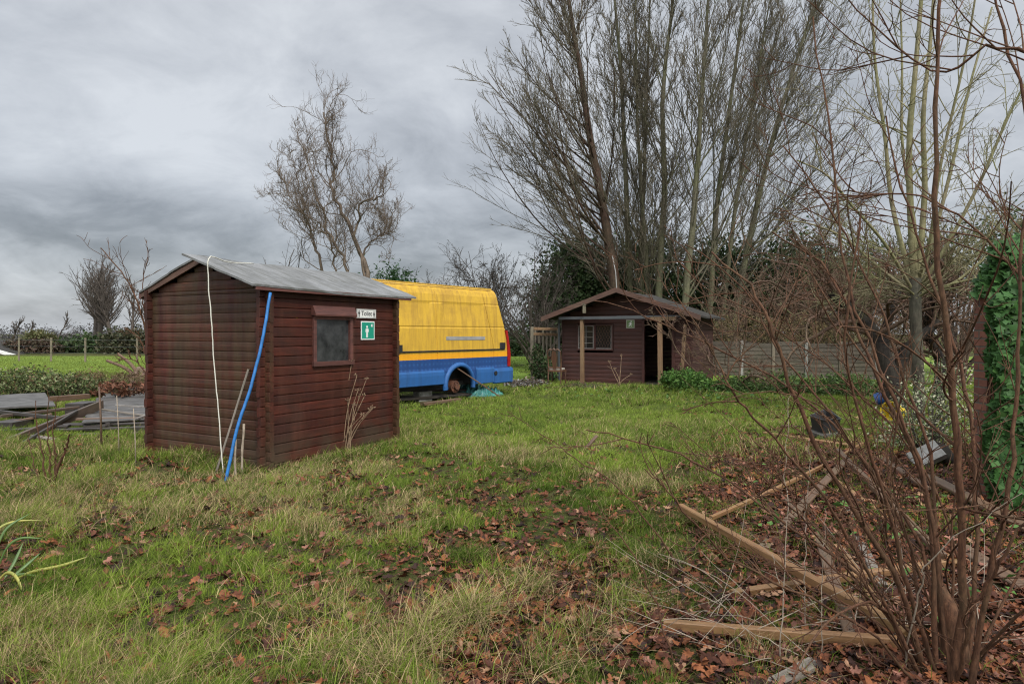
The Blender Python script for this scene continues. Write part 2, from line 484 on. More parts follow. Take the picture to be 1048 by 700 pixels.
M['grass'] = mat_col('grass_blades', .65, .18, spec=.05)
M['leaf_dead'] = mat_col('dead_leaves', .6, .1, spec=.15, nvar=.45)
M['leaf_green'] = mat_col('green_leaves', .5, .2, spec=.12)
M['stalk'] = mat_plain('dry_stalk', (.26, .18, .105), .8, .4, 20, c2=(.14, .085, .05))
M['pale_cane'] = mat_plain('bleached_cane', (.33, .27, .20), .8, .4, 20, c2=(.18, .14, .10))
M['bark_big'] = mat_bark('green_grey_bark', (.062, .056, .036), (.140, .126, .082), (.100, .108, .048), .7)
M['bark_twig'] = mat_bark('grey_brown_twigs', (.066, .055, .039), (.150, .124, .088), (.10, .10, .055), .35)
M['bark_dark'] = mat_bark('dark_red_bark', (.030, .018, .013), (.085, .048, .032), (.05, .05, .025), .4)
M['bark_willow'] = mat_bark('willow_bark', (.080, .060, .044), (.190, .145, .108))
M['bark_pale'] = mat_bark('pale_pollard_bark', (.11, .092, .050), (.25, .215, .125), (.17, .18, .070), .6)
M['bark_black'] = mat_bark('wet_black_bark', (.012, .010, .009), (.045, .036, .028), (.05, .05, .03), .3)
M['bark_far'] = mat_bark('far_bark', (.055, .045, .038), (.095, .078, .062))
M['bark_shrub'] = mat_bark('red_brown_twig_bark', (.028, .012, .007), (.150, .070, .038), (.075, .055, .028), .4, 4.0)
M['bark_thicket'] = mat_bark('ruddy_twigs', (.085, .048, .034), (.185, .115, .080), (.10, .085, .045), .5, 2.0)

def mat_ground():
    m, t, b, out = nt('soil_and_moss'); g = NG(t)
    v = g.coord('Object'); n1 = g.noise(v, .9, 6, .65, .4); n2 = g.noise(v, 14, 5, .65); n3 = g.noise(v, 70, 3, .6)
    c = g.ramp(n1, [(.30, (.060, .044, .022)), (.5, (.064, .066, .020)), (.68, (.060, .090, .018))])
    b.inputs['Specular IOR Level'].default_value = .08
    c = g.mix(.8, c, g.ramp(n2, [(.3, .45), (.7, 1.2)]), 'MULTIPLY')
    c = g.mix(.5, c, g.ramp(n3, [(.3, .5), (.7, 1.2)]), 'MULTIPLY')
    g.l(c, b.inputs['Base Color']); b.inputs['Roughness'].default_value = .9
    g.bump(g.math('ADD', n2, n3), .7, .03, b)
    return m
M['ground'] = mat_ground()
def mat_field():
    m, t, b, out = nt('pasture'); g = NG(t)
    v = g.coord('Object'); n1 = g.noise(v, .25, 6, .65, .4); n2 = g.noise(v, 8, 5, .7)
    c = g.ramp(n1, [(.3, (.110, .165, .028)), (.7, (.165, .225, .040))])
    b.inputs['Specular IOR Level'].default_value = .08
    c = g.mix(.7, c, g.ramp(n2, [(.3, .6), (.7, 1.1)]), 'MULTIPLY')
    g.l(c, b.inputs['Base Color']); b.inputs['Roughness'].default_value = .9
    g.bump(n2, .6, .05, b)
    return m
M['field'] = mat_field()
# ---------------------------------------------------------------- log wall
def log_wall(mb, axis, a0, a1, c, z0, z1, pitch, th, openings=(), offs=0.0, top=None, rng=None):
    """courses of chamfered logs; axis 0 runs along x at y=c, axis 1 along y at x=c. top(z)->(a0,a1) trims a gable"""
    rng = rng or np.random.default_rng(1)
    z = z0 - offs
    while z < z1 - .012:
        zb, zt = max(z, z0), min(z + pitch, z1)
        h = zt - zb
        segs = [(a0, a1)]
        if top is not None:
            s = top(zb + h * .5)
            if s is None: z += pitch; continue
            segs = [s]
        for (o0, o1, oz0, oz1) in openings:
            if zt > oz0 + .01 and zb < oz1 - .01:
                ns = []
                for (p, q) in segs:
                    if o1 <= p or o0 >= q: ns.append((p, q)); continue
                    if o0 > p: ns.append((p, o0))
                    if o1 < q: ns.append((o1, q))
                segs = ns
        t = th / 2; ch = min(.009, h * .3); j = rng.normal(0, .002)
        prof = [(-t + ch + j, .001), (t - ch - .004 + j, .001), (t - .0026 + j, h * .05), (t - .0004 + j, h * .14), (t + j, h * .52), (t - .0005 + j, h * .87), (t - .0028 + j, h * .955), (t - ch - .004 + j, h - .001), (-t + ch + j, h - .001), (-t + .004 + j, h * .9), (-t + j, h * .5), (-t + .004 + j, h * .1)]
        for (p, q) in segs:
            e0, e1 = p + rng.normal(0, .006), q + rng.normal(0, .006)
            if axis == 0: mb.prism([(b_, a_) for a_, b_ in prof], (e0, c, zb), (0, 0, 1), (0, 1, 0), (1, 0, 0), e1 - e0)
            else: mb.prism(prof, (c, e0, zb), (1, 0, 0), (0, 0, 1), (0, 1, 0), e1 - e0)
        z += pitch

# ---------------------------------------------------------------- toilet shed
SH_O = np.array([-3.690, 7.890, 0.0]); SH_R = R(-28.5)
def sh2w(x, y, z):
    c, s = math.cos(SH_R), math.sin(SH_R)
    return np.array([SH_O[0] + x * c - y * s, SH_O[1] + x * s + y * c, z])
rng = np.random.default_rng(11)
shed = empty('garden_shed', SH_O, SH_R, 'small maroon log-built toilet shed with a grey felt roof standing in the grass', 'shed')
W2, L_ = 1.025, 2.25
PIT = .112; EX = .10
slope = .30
def roofz(x): return 2.40 - slope * abs(x)
wz = 2.06
# gables
for nm, yy in (('gable_wall', 0.0), ('gable_wall', L_)):
    mb = MB(); log_wall(mb, 0, -W2 - EX, W2 + EX, yy, -.12, wz, PIT, .062, rng=rng)
    def tp(z):
        h = (2.385 - z) / slope - .03
        return (-h, h) if h > .06 else None
    log_wall(mb, 0, 0, 0, yy, wz, 2.37, PIT, .062, top=tp, rng=rng)
    mb.build(nm, M['shed_x'], shed)
op = (.705, 1.36, 1.175, 1.76)
mb = MB(); log_wall(mb, 1, -EX, L_ + EX, W2, -.12, wz + .03, PIT, .06, [op], offs=PIT / 2, rng=rng); mb.build('side_wall', M['shed_y'], shed)
mb = MB(); log_wall(mb, 1, -EX, L_ + EX, -W2, -.12, wz + .03, PIT, .06, offs=PIT / 2, rng=rng); mb.build('side_wall', M['shed_y'], shed)
# window
fx = W2 + .036
mb = MB()
y0, y1, z0, z1 = op
fr = .05
mb.box((fx, y0 + fr / 2 - .02, (z0 + z1) / 2), (.045, fr, z1 - z0), ch=.004)
mb.box((fx, y1 - fr / 2 + .02, (z0 + z1) / 2), (.045, fr, z1 - z0), ch=.004)
mb.box((fx + .006, (y0 + y1) / 2, z0 - .005), (.06, y1 - y0 + .06, .055), ch=.004)
mb.box((fx, (y0 + y1) / 2, z1 - .02), (.043, y1 - y0 - .06, .04), ch=.004)
win = mb.build('window', M['shed_trim'], shed)
mb = MB(); mb.box((W2 + .012, (y0 + y1) / 2, (z0 + z1) / 2), (.006, y1 - y0 - .01, z1 - z0 - .01)); mb.build('pane', M['glass_dirty'], win)
mb = MB(); mb.prism([(0, 0), (.075, -.012), (.078, .008), (.03, .115), (0, .115)], (W2 + .033, y0 - .04, z1 + .012), (1, 0, 0), (0, 0, 1), (0, 1, 0), y1 - y0 + .08); mb.build('window_hood', M['shed_trim'], win)
# roof: two sagging felt-covered slopes
def slab(sgn, xo, name):
    nx, ny = 24, 22
    y_0, y_1 = (-.31 if sgn > 0 else -.10), L_ + .36
    V = []; top = []
    for i in range(nx + 1):
        for j in range(ny + 1):
            x = sgn * (xo * i / nx); y = y_0 + (y_1 - y_0) * j / ny
            z = 2.475 - .335 * abs(x) + (vnoise(x * 2.1, y * 1.6, 5) - .5) * .026 + (vnoise(x * 9, y * 7, 15) - .5) * .006 + .007 * (1 if i <= 11 else 0) - .018 * math.sin(math.pi * j / ny)
            top.append((x, y, z))
    n = len(top); V = top + [(x, y, z - .024) for x, y, z in top]
    Fc = []
    g = lambda i, j: i * (ny + 1) + j
    for i in range(nx):
        for j in range(ny):
            q = (g(i, j), g(i + 1, j), g(i + 1, j + 1), g(i, j + 1))
            if sgn < 0: q = q[::-1]
            Fc.append(q); Fc.append(tuple(k + n for k in reversed(q)))
    bd = [g(i, 0) for i in range(nx)] + [g(nx, j) for j in range(ny)] + [g(i, ny) for i in range(nx, 0, -1)] + [g(0, j) for j in range(ny, 0, -1)]
    for a, b in zip(bd, bd[1:] + bd[:1]):
        q = (a, a + n, b + n, b)
        Fc.append(q if sgn > 0 else q[::-1])
    mb = MB(); mb.add(V, Fc); return mb.build(name, M['felt'], shed)
r1 = slab(1, 1.185, 'roof'); r2 = slab(-1, 1.165, 'roof')
mb = MB()
for s in (1,):
    mb.box((1.165, L_ / 2, 2.045), (.03, L_ + .5, .045), ch=.004)
mb.build('fascia', M['shed_trim'], r1)
mb = MB(); mb.box((-1.165, L_ / 2 + .10, 2.03), (.03, L_ + .38, .085), ch=.004); mb.build('fascia', M['shed_trim'], r2)
mb = MB(); mb.prism([(-1.165, -.08), (-1.165, -.005), (-.02, .372), (-.02, .30)], (0, -.085, 2.075), (1, 0, 0), (0, 0, 1), (0, 1, 0), .022); mb.build('bargeboard', M['barge'], r2)
mb = MB()
for yy in (.0, L_):
    mb = MB(); mb.beam((0, yy - .1, 2.40), (0, yy + .1, 2.40), .04, .05); mb.build('ridge_beam', M['shed_trim'], shed)

# figures on the signs
def disc(c, r, n=14): return [(c[0] + r * math.cos(2 * math.pi * k / n), c[1] + r * math.sin(2 * math.pi * k / n)) for k in range(n)]
def man(cx, cy, h):
    s = h
    body = [(-.17, .22), (-.2, -.05), (-.13, -.05), (-.1, .08), (-.1, -.5), (-.015, -.5), (-.015, -.12), (.015, -.12), (.015, -.5), (.1, -.5), (.1, .08), (.13, -.05), (.2, -.05), (.17, .22)]
    return [[(cx + x * s, cy + y * s) for x, y in body], disc((cx, cy + .37 * s), .11 * s)]
def woman(cx, cy, h):
    s = h
    body = [(-.1, .22), (-.2, -.05), (-.14, -.07), (-.09, .06), (-.19, -.22), (-.09, -.22), (-.09, -.5), (-.015, -.5), (-.015, -.22), (.015, -.22), (.015, -.5), (.09, -.5), (.09, -.22), (.19, -.22), (.09, .06), (.14, -.07), (.2, -.05), (.1, .22)]
    return [[(cx + x * s, cy + y * s) for x, y in body], disc((cx, cy + .37 * s), .11 * s)]

def lettering(body, size):
    cu = bpy.data.curves.new('lettering', 'FONT'); cu.body = body; cu.size = size; cu.align_x = 'CENTER'; cu.align_y = 'CENTER'
    cu.extrude = .0008; cu.offset = size * .012
    o = bpy.data.objects.new('tmp_lettering', cu); COL.objects.link(o)
    bpy.context.view_layer.update()
    me = bpy.data.meshes.new_from_object(o.evaluated_get(bpy.context.evaluated_depsgraph_get()))
    bpy.data.objects.remove(o); bpy.data.curves.remove(cu)
    return me

def sign_root(name, loc, rz, label):
    # sign plane: local x right, local z up, facing local -y
    return empty(name, loc, rz, label, 'sign')
SIGN_R = SH_R + math.pi / 2   # faces the +x side of the shed: local x runs along shed +y
s1 = sign_root('toilet_sign', sh2w(W2 + .034, 1.66, 1.812), SIGN_R, 'white Toilet sign with black man and woman figures, above the green sign on the shed')
mb = MB(); mb.box((0, -.003, 0), (.385, .006, .122)); mb.build('plate', M['white'], s1)
mb = MB()
for (cx, w, h) in ((0, .375, .004),):
    for z in (-.054, .054): mb.box((0, -.0068, z), (w, .0012, h))
    for x in (-.185, .185): mb.box((x, -.0068, 0), (h, .0012, .104))
mb.build('border', M['ink'], s1)
for fig in (man(-.15, 0, .092), woman(.15, 0, .092)):
    mb = MB()
    for pol in fig: mb.poly([(x, -.0062, z) for x, z in pol], (0, -1, 0), .0014)
    mb.build('pictogram', M['ink'], s1)
me = lettering('Toilet', .088)
lo = obj('lettering', me, M['ink'], s1); lo.rotation_euler = (math.pi / 2, 0, 0); lo.location = (0, -.0074, 0)
s2 = sign_root('safety_sign', sh2w(W2 + .034, 1.684, 1.586), SIGN_R + R(1), 'green square safety sign with a white standing figure on the shed')
mb = MB(); mb.box((0, -.003, 0), (.276, .006, .25)); mb.build('plate', M['white'], s2)
mb = MB(); mb.box((0, -.0072, 0), (.244, .0024, .218)); mb.build('panel', M['green_sign'], s2)
mb = MB()
for pol in man(-.02, -.012, .165): mb.poly([(x, -.0084, z) for x, z in pol], (0, -1, 0), .0014)
star = [(.078 + (.026 if k % 2 == 0 else .012) * math.cos(k * math.pi / 6), .068 + (.026 if k % 2 == 0 else .012) * math.sin(k * math.pi / 6)) for k in range(12)]
mb.poly([(x, -.0084, z) for x, z in star], (0, -1, 0), .0014)
mb.build('pictogram', M['white'], s2)

# cable over the roof, blue pipe, leaning plank, stakes
P = [sh2w(.18, .55, 2.43), sh2w(.36, .05, 2.385), sh2w(.50, -.24, 2.40), sh2w(.535, -.335, 2.36), sh2w(.55, -.35, 2.2), sh2w(.60, -.36, 1.75), sh2w(.66, -.375, 1.2), sh2w(.76, -.39, .6), sh2w(.86, -.42, .01)]
mb = MB(); mb.tube(smooth_path(P, 60) + np.cumsum(np.random.default_rng(2).normal(0, .0022, (60, 3)), 0), .0065, 7); tag(mb.build('cable', M['cable'], smooth=True), 'cream cable draped over the shed roof edge and down to the grass', 'cable')
P = [at(277, 300, 7.22), at(268, 350, 7.10), at(256, 395, 6.98), at(243, 435, 6.86), at(229, 470, 6.72)]
P[-1][2] = ghs(P[-1][0], P[-1][1]) - .02
mb = MB(); mb.tube(smooth_path(P, 40) + np.cumsum(np.random.default_rng(4).normal(0, .0016, (40, 3)), 0), .0165, 10); tag(mb.build('water_pipe', M['pipe_blue'], smooth=True), 'bright blue plastic water pipe leaning against the shed corner', 'pipe')

BOARDS = []
def board(p0, p1, w, h, mat, name, label, cat, group=None, roll=0.0, warp=.006, seed=0):
    """one sawn board: mesh along its own x axis, slightly bowed and chipped at the ends"""
    p0, p1 = Vector([float(k) for k in p0]), Vector([float(k) for k in p1])
    L = (p1 - p0).length; d = (p1 - p0).normalized()
    up = Vector((0, 0, 1)) if abs(d.z) < .95 else Vector((0, 1, 0))
    sd = up.cross(d).normalized(); u2 = d.cross(sd)
    Mx = Matrix((d, sd, u2)).transposed() @ Matrix.Rotation(roll, 3, 'X')
    r = np.random.default_rng(seed + int(L * 1000)); n = 9; ch = min(.006, w * .12, h * .2)
    a, b = w / 2, h / 2
    prof = [(-a + ch, -b), (a - ch, -b), (a, -b + ch), (a, b - ch), (a - ch, b), (-a + ch, b), (-a, b - ch), (-a, -b + ch)]
    V = []; by, bz, tw = r.normal(0, warp, 3)
    for i in range(n):
        t = i / (n - 1); bow = math.sin(math.pi * t)
        ang = tw * 6 * (t - .5)
        for k, (y, z) in enumerate(prof):
            e = r.normal(0, .004 + .06 * min(w, h)) if i in (0, n - 1) else 0
            y2 = y * math.cos(ang) - z * math.sin(ang); z2 = y * math.sin(ang) + z * math.cos(ang)
            V.append((t * L - L / 2 + e, y2 + by * bow * L * .6 + r.normal(0, .0008), z2 + bz * bow * L * .5 + r.normal(0, .0008)))
    Fc = [tuple(reversed(range(8))), tuple((n - 1) * 8 + k for k in range(8))]
    for i in range(n - 1):
        for k in range(8):
            Fc.append((i * 8 + k, i * 8 + (k + 1) % 8, (i + 1) * 8 + (k + 1) % 8, (i + 1) * 8 + k))
    mb = MB(); mb.add(V, Fc)
    o = mb.build(name, mat)
    o.rotation_euler = Mx.to_euler(); o.location = (p0 + p1) / 2
    return tag(o, label, cat, group)

pa = at(254, 378, 7.45); pb = at(219, 462, 7.15); pb[2] = ghs(pb[0], pb[1]) - .03
board(pa, pb, .085, .022, M['grey_wood'], 'plank', 'short silvered plank leaning on the shed gable beside the blue pipe', 'plank', roll=.5)
def stake(x, y, ytop, lab, rad=.012, lean=.0):
    g0 = onground(x, y); d = g0[1]
    p1 = at(x + lean, ytop, d)
    p0 = np.array([g0[0], d, ghs(g0[0], d) - .05])
    mb = MB(); n = 8
    pts = [p0 + (p1 - p0) * t + np.array([math.sin(t * 9) * .004, 0, 0]) for t in np.linspace(0, 1, n)]
    mb.tube(pts, [rad * (1 + .15 * math.sin(i * 2.1)) for i in range(n)], 7)
    tag(mb.build('stake', M['pale_cane'], smooth=True), lab, 'stake')
stake(240, 493, 450, 'stubby stake in the grass in front of the blue pipe foot')
stake(246, 488, 434, 'taller of the two cut stakes near the shed corner', lean=3)

# ---------------------------------------------------------------- van
VO = np.array([-.823, 17.634, 0.0]); VR = R(230.64)
vanr = empty('panel_van', VO, VR, 'long yellow and blue high roof panel van without its rear wheel', 'van')
ARX, ARZ, ARR = 1.87, .32, .44
secz = np.array([.36, .52, .66, .70, .74, .955, 1.085, 1.14, 1.40, 1.66, 1.69, 1.72, 2.0, 2.23, 2.26, 2.29, 2.45, 2.56, 2.63, 2.67, 2.69, 2.695])
secy = np.array([.985, .995, 1.0, .992, .985, .985, .985, .985, .978, .968, .955, .965, .950, .930, .915, .920, .895, .855, .79, .68, .40, .0])
def topz(x):
    if x < 4.9: return 2.695 - .02 * max(0, (x - .5)) * 0 - .05 * sstep(.6, .0, x)
    return float(np.interp(x, [4.9, 5.3, 5.7, 6.35, 6.9, 7.05], [2.695, 2.62, 2.25, 1.42, 1.18, .95]))
def van_shell(x, side):
    """section at station x for one side: list of (x,y,z)"""
    tz = topz(x); out = []
    for z, y in zip(secz, secy):
        zz = z
        if tz < 2.6:
            k = (z - .36) / (2.695 - .36); zz = .36 + k * (tz - .36) if z > 1.14 * 0 else z
            y = y if z < 2.4 else y
        lean = .40 * sstep(1.0, 2.65, zz) ** .9
        fr = sstep(0, 1.6, x)
        xx = x + lean * (1 - sstep(0.0, 2.2, x))
        nose = 1 - .18 * sstep(6.0, 7.05, x)
        gy = y * nose
        if (abs(x - 2.60) < .012 or abs(x - .62) < .012) and .74 < zz < 2.5: gy -= .024
        if 1.72 < zz < 2.24 and (.68 < x < 2.5 or 2.7 < x < 4.6): gy -= .018
        if abs(x) < .001: gy -= .02
        out.append((xx, gy * side, zz))
    return out
xs = sorted(set([0, .04, .12, .3, .5, .7, .9, 1.1, 2.50, 2.53, 2.56, 2.585, 2.60, 2.615, 2.64, 2.67, 2.70, 2.8, .58, .605, .62, .635, .66, .69, 4.6, 4.63, 3.2, 3.7, 4.2, 4.7, 4.9, 5.1, 5.3, 5.5, 5.7, 6.0, 6.35, 6.7, 6.9, 7.05] + [ARX + ARR * math.cos(a) for a in np.linspace(0, math.pi, 17)]))
def low(x):
    dx = abs(x - ARX)
    return ARZ + math.sqrt(max(ARR**2 - dx * dx, 0)) if dx < ARR else .36
body, lower, stripe = MB(), {1: MB(), -1: MB()}, {1: MB(), -1: MB()}
for side in (1, -1):
    rows = [van_shell(x, side) for x in xs]
    for i in range(len(xs) - 1):
        for k in range(len(secz) - 1):
            za, zb = secz[k], secz[k + 1]
            tgt = lower[side] if zb < .96 else (stripe[side] if zb < 1.09 else body)
            q = []
            for (ii, kk) in ((i, k), (i + 1, k), (i + 1, k + 1), (i, k + 1)):
                p = list(rows[ii][kk])
                lz = low(xs[ii])
                if kk <= 5 and p[2] < lz: p[2] = lz
                q.append(tuple(p))
            if abs(q[0][2] - q[3][2]) < 1e-5 and abs(q[1][2] - q[2][2]) < 1e-5: continue
            if side < 0: q = q[::-1]
            tgt.add(q[::-1], [(0, 1, 2, 3)])
# rear and front closing faces
for x, flip in ((xs[0], 0), (xs[-1], 1)):
    Lf, Rt = van_shell(x, 1), van_shell(x, -1)
    for k in range(len(secz) - 1):
        q = [Lf[k], Lf[k + 1], Rt[k + 1], Rt[k]]
        body.add(q if flip else q[::-1], [(0, 1, 2, 3)])
bo = body.build('body', M['yellow'], vanr)
for side in (1, -1):
    lower[side].build('lower_panel', M['blue2'], vanr); stripe[side].build('stripe', M['yellow2'], vanr)
for o_ in (bo,):
    for p in o_.data.polygons: p.use_smooth = False
# lower blue skirt, proud of the panel, with a ledge on top
def skirt(mb, x0, x1, zb, y=1.0):
    n = 10
    for i in range(n):
        a, b = x0 + (x1 - x0) * i / n, x0 + (x1 - x0) * (i + 1) / n
        mb.prism([(y - .03, zb), (y + .022, zb + .02), (y + .034, .58), (y + .030, .655), (y + .012, .70), (y - .03, .70)], (a, 0, 0), (0, 1, 0), (0, 0, 1), (1, 0, 0), b - a)
mb = MB(); skirt(mb, ARX + .55, 4.9, .36); mb.build('skirt', M['blue'], vanr)
mb = MB(); skirt(mb, .66, ARX - .55, .30); mb.build('skirt', M['blue'], vanr)
mb = MB()
mb.prism([(.97, .27), (1.03, .30), (1.045, .58), (1.02, .66), (.97, .67)], (-.07, 0, 0), (0, 1, 0), (0, 0, 1), (1, 0, 0), .728)
mb.box((-.07, 0, .46), (.12, 1.96, .38), ch=.03); mb.build('rear_bumper', M['blue'], vanr)
# flared arch
mb = MB(); n = 20
for i in range(n):
    a0, a1 = math.pi * (-.06 + 1.12 * i / n), math.pi * (-.06 + 1.12 * (i + 1) / n)
    def pt(a, r, y): return (ARX + r * math.cos(a), y, ARZ + r * math.sin(a))
    ring0 = [pt(a0, ARR - .005, .93), pt(a0, ARR - .005, 1.035), pt(a0, ARR + .05, 1.045), pt(a0, ARR + .10, .995), pt(a0, ARR + .10, .95)]
    ring1 = [pt(a1, ARR - .005, .93), pt(a1, ARR - .005, 1.035), pt(a1, ARR + .05, 1.045), pt(a1, ARR + .10, .995), pt(a1, ARR + .10, .95)]
    mb.add(ring0 + ring1, [(k, k + 1, k + 6, k + 5) for k in range(4)] + [(4, 0, 5, 9)])
mb.build('wheel_arch', M['blue'], vanr, smooth=True)
mb = MB()
for side in (1,):
    mb.box((ARX, .45, .58), (1.06, .06, .56)); mb.box((ARX, .69, .83), (1.06, .5, .03))
    mb.box((ARX - .50, .69, .58), (.03, .5, .5)); mb.box((ARX + .50, .69, .58), (.03, .5, .5))
mb.build('inner_arch', M['rubber'], vanr)
mb = MB(); mb.cyl((ARX - .02, .60, .27), (ARX - .02, .83, .27), .145, 24); mb.cyl((ARX - .02, .83, .27), (ARX - .02, .90, .27), .075, 18)
for k in range(6):
    a = k * math.pi / 3; mb.cyl((ARX - .02 + .105 * math.cos(a), .83, .27 + .105 * math.sin(a)), (ARX - .02 + .105 * math.cos(a), .87, .27 + .105 * math.sin(a)), .012, 6)
dr = mb.build('brake_drum', M['rust'], vanr)
mb = MB(); mb.cyl((ARX - .02, -.8, .27), (ARX - .02, .6, .27), .055, 12); mb.beam((ARX - .5, .48, .40), (ARX + .55, .48, .42), .06, .03); mb.build('axle', M['rust'], vanr)
mb = MB(); mb.box((2.75, 0, .33), (5.2, 1.3, .10)); mb.box((3.4, .55, .30), (3.0, .1, .14)); mb.build('chassis', M['rubber'], vanr)
mb = MB(); mb.beam((.22, 1.002, 1.14), (3.70, 1.004, 1.14), .016, .032); mb.beam((3.9, 1.003, 1.14), (4.8, 1.002, 1.14), .016, .032); mb.build('belt_moulding', M['black'], vanr)
mb = MB(); mb.beam((.96, .983, 1.425), (2.31, .983, 1.43), .008, .085); mb.build('faded_strip', M['grey_strip'], vanr)
mb = MB(); mb.box((3.77, 1.0, 1.21), (.22, .03, .17), ch=.02); mb.box((3.80, 1.02, 1.22), (.10, .02, .09), ch=.01); mb.build('door_handle', M['black'], vanr)
mb = MB(); mb.box((.30, 1.0, 1.235), (.20, .04, .15), ch=.012); mb.build('side_vent', M['black'], vanr)
mb = MB(); mb.prism([(.0, .70), (.10, .70), (.10, 1.0), (.13, 1.38), (.19, 1.62), (.115, 1.62), (.05, 1.35), (-.015, 1.0)], (0, .955, 0), (1, 0, 0), (0, 0, 1), (0, 1, 0), .055); mb.build('tail_light', M['taillight'], vanr)
mb = MB(); mb.cyl((.62, 1.04, .545), (.62, 1.055, .545), .055, 14); mb.build('filler_cap', M['black'], vanr)
mb = MB(); mb.prism([(.0, 0), (.8, .0), (.55, .62), (.0, .62)], (5.15, .972, 1.30), (1, 0, 0), (0, 0, 1), (0, 1, 0), .012); mb.build('cab_window', M['glass_dark'], vanr)
mb = MB(); mb.cyl((5.95, .80, .34), (5.95, 1.0, .34), .34, 24); mb.build('front_wheel', M['rubber'], vanr)
mb = MB()
for yy in (.82, -.82): mb.beam((.55, yy, 2.662), (4.8, yy, 2.675), .035, .03)
mb.build('roof_gutter', M['yellow'], vanr)
def v2w(x, y, z=0):
    c, s = math.cos(VR), math.sin(VR); return np.array([VO[0] + x * c - y * s, VO[1] + x * s + y * c, z])
# things lying under and against the van
g0 = v2w(1.0, 1.10, ghs(*v2w(1.0, 1.1)[:2]) + .0); g1 = v2w(2.05, .92, .80)
board(g0 + np.array([0.35, -.2, 0]), g1, .035, .03, M['pine_dark'], 'stick', 'brown stick leaning into the empty wheel arch of the van', 'stick')
def rumple(cx, cy, sx, sy, h, mat, name, label, cat, seed, rz=0.0):
    n = 34; V = []; Fc = []
    for i in range(n + 1):
        for j in range(n + 1):
            u, v = i / n - .5, j / n - .5
            e = max(0, 1 - (2 * max(abs(u), abs(v)))**2.2)
            x = u * sx * (1 + .25 * (vnoise(v * 6, 3, seed) - .5)); y = v * sy * (1 + .25 * (vnoise(u * 6, 9, seed + 1) - .5))
            z = e * h * (.12 + 2.6 * abs(fbm(u * 7, v * 7, seed + 2) - .5) + .9 * abs(vnoise(u * 13, v * 9, seed + 6) - .5)) + .012 * (vnoise(u * 22, v * 22, seed + 4))
            V.append((x, y, z))
    g = lambda i, j: i * (n + 1) + j
    for i in range(n):
        for j in range(n): Fc.append((g(i, j), g(i + 1, j), g(i + 1, j + 1), g(i, j + 1)))
    mb = MB(); mb.add(V, Fc); o = mb.build(name, mat)
    o.location = (cx, cy, ghs(cx, cy) - .01); o.rotation_euler = (0, 0, rz)
    md = o.modifiers.new('thick', 'SOLIDIFY'); md.thickness = .006
    return tag(o, label, cat)
p = v2w(.75, .72); rumple(p[0], p[1], 1.15, .6, .34, M['tarp'], 'tarpaulin', 'crumpled turquoise tarpaulin under the rear end of the van', 'tarpaulin', 21, VR)
p = v2w(.1, -.4); rumple(p[0], p[1], .9, .7, .3, M['tarp'], 'tarpaulin', 'small turquoise tarpaulin scrap poking out behind the van bumper', 'tarpaulin', 27, VR + .3)
a, b = onground(405, 412), onground(478, 405); 
zz = lambda p, o=0.0: np.array([p[0], p[1], ghs(p[0], p[1]) + o])
board(zz(a, .10), zz(b, .08), .34, .06, M['black_wood'], 'plank', 'wide blackened plank lying in the grass before the van sill', 'plank')
a, b = onground(400, 404.5), onground(486, 402.5)
board(zz(a, .13), zz(b, .09), .22, .06, M['heap_wood'], 'plank', 'grey plank on the ground beneath the van, nearest its sill', 'plank')
a, b = onground(432, 417), onground(470, 413)
board(zz(a, .07), zz(b, .06), .14, .06, M['pine_dark'], 'plank', 'brown half-buried plank in the grass below the van arch', 'plank')
mb = MB(); rr = np.random.default_rng(5)
for k, (s, t) in enumerate(((2.7, .6), (4.2, .5))):
    p = v2w(s, t); o = MB().box((0, 0, .11), (.42, .22, .22), ch=.015).build('concrete_block', M['concrete'])
    o.location = (p[0], p[1], ghs(p[0], p[1])); o.rotation_euler = (0, 0, VR + .1 * k)
    tag(o, ('concrete block propping the van just ahead of its empty wheel arch', 'concrete block under the van sill near the shed')[k], 'block')

# ---------------------------------------------------------------- cabin
CO = np.array([3.19, 19.6, 0.0]); CR = R(-28)
def c2w(x, y, z=0.0):
    c, s = math.cos(CR), math.sin(CR); return np.array([CO[0] + x * c - y * s, CO[1] + x * s + y * c, z])
cab = empty('summer_house', CO, CR, 'old dark maroon timber cabin with an open porch and low gable roof', 'cabin')
rng = np.random.default_rng(12)
FY = .55; HW = 2.08; BY = 3.45; WZ = 2.12
mb = MB(); log_wall(mb, 0, -HW, HW, FY, -.1, WZ, .13, .05, [(-1.54, -.36, 1.02, 1.82), (.64, 1.47, -.2, 1.93)], rng=rng)
def tp2(z):
    h = (2.80 - z) / .345
    return (-h, h) if h > .1 else None
log_wall(mb, 0, 0, 0, FY, WZ, 2.74, .13, .05, top=tp2, rng=rng); mb.build('front_wall', M['cab_x'], cab)
mb = MB(); log_wall(mb, 0, -HW, HW, BY, -.1, WZ, .13, .05, rng=rng); log_wall(mb, 0, 0, 0, BY, WZ, 2.74, .13, .05, top=tp2, rng=rng); mb.build('back_wall', M['cab_x'], cab)
for sx in (1, -1):
    mb = MB(); log_wall(mb, 1, FY - .03, BY + .03, sx * (HW - .03), -.1, WZ - .02, .13, .05, offs=.065, rng=rng); mb.build('side_wall', M['cab_y'], cab)
mb = MB(); mb.box((0, (FY + BY) / 2, .02), (2 * HW - .1, BY - FY - .1, .05)); mb.build('floor', M['black_wood'], cab)
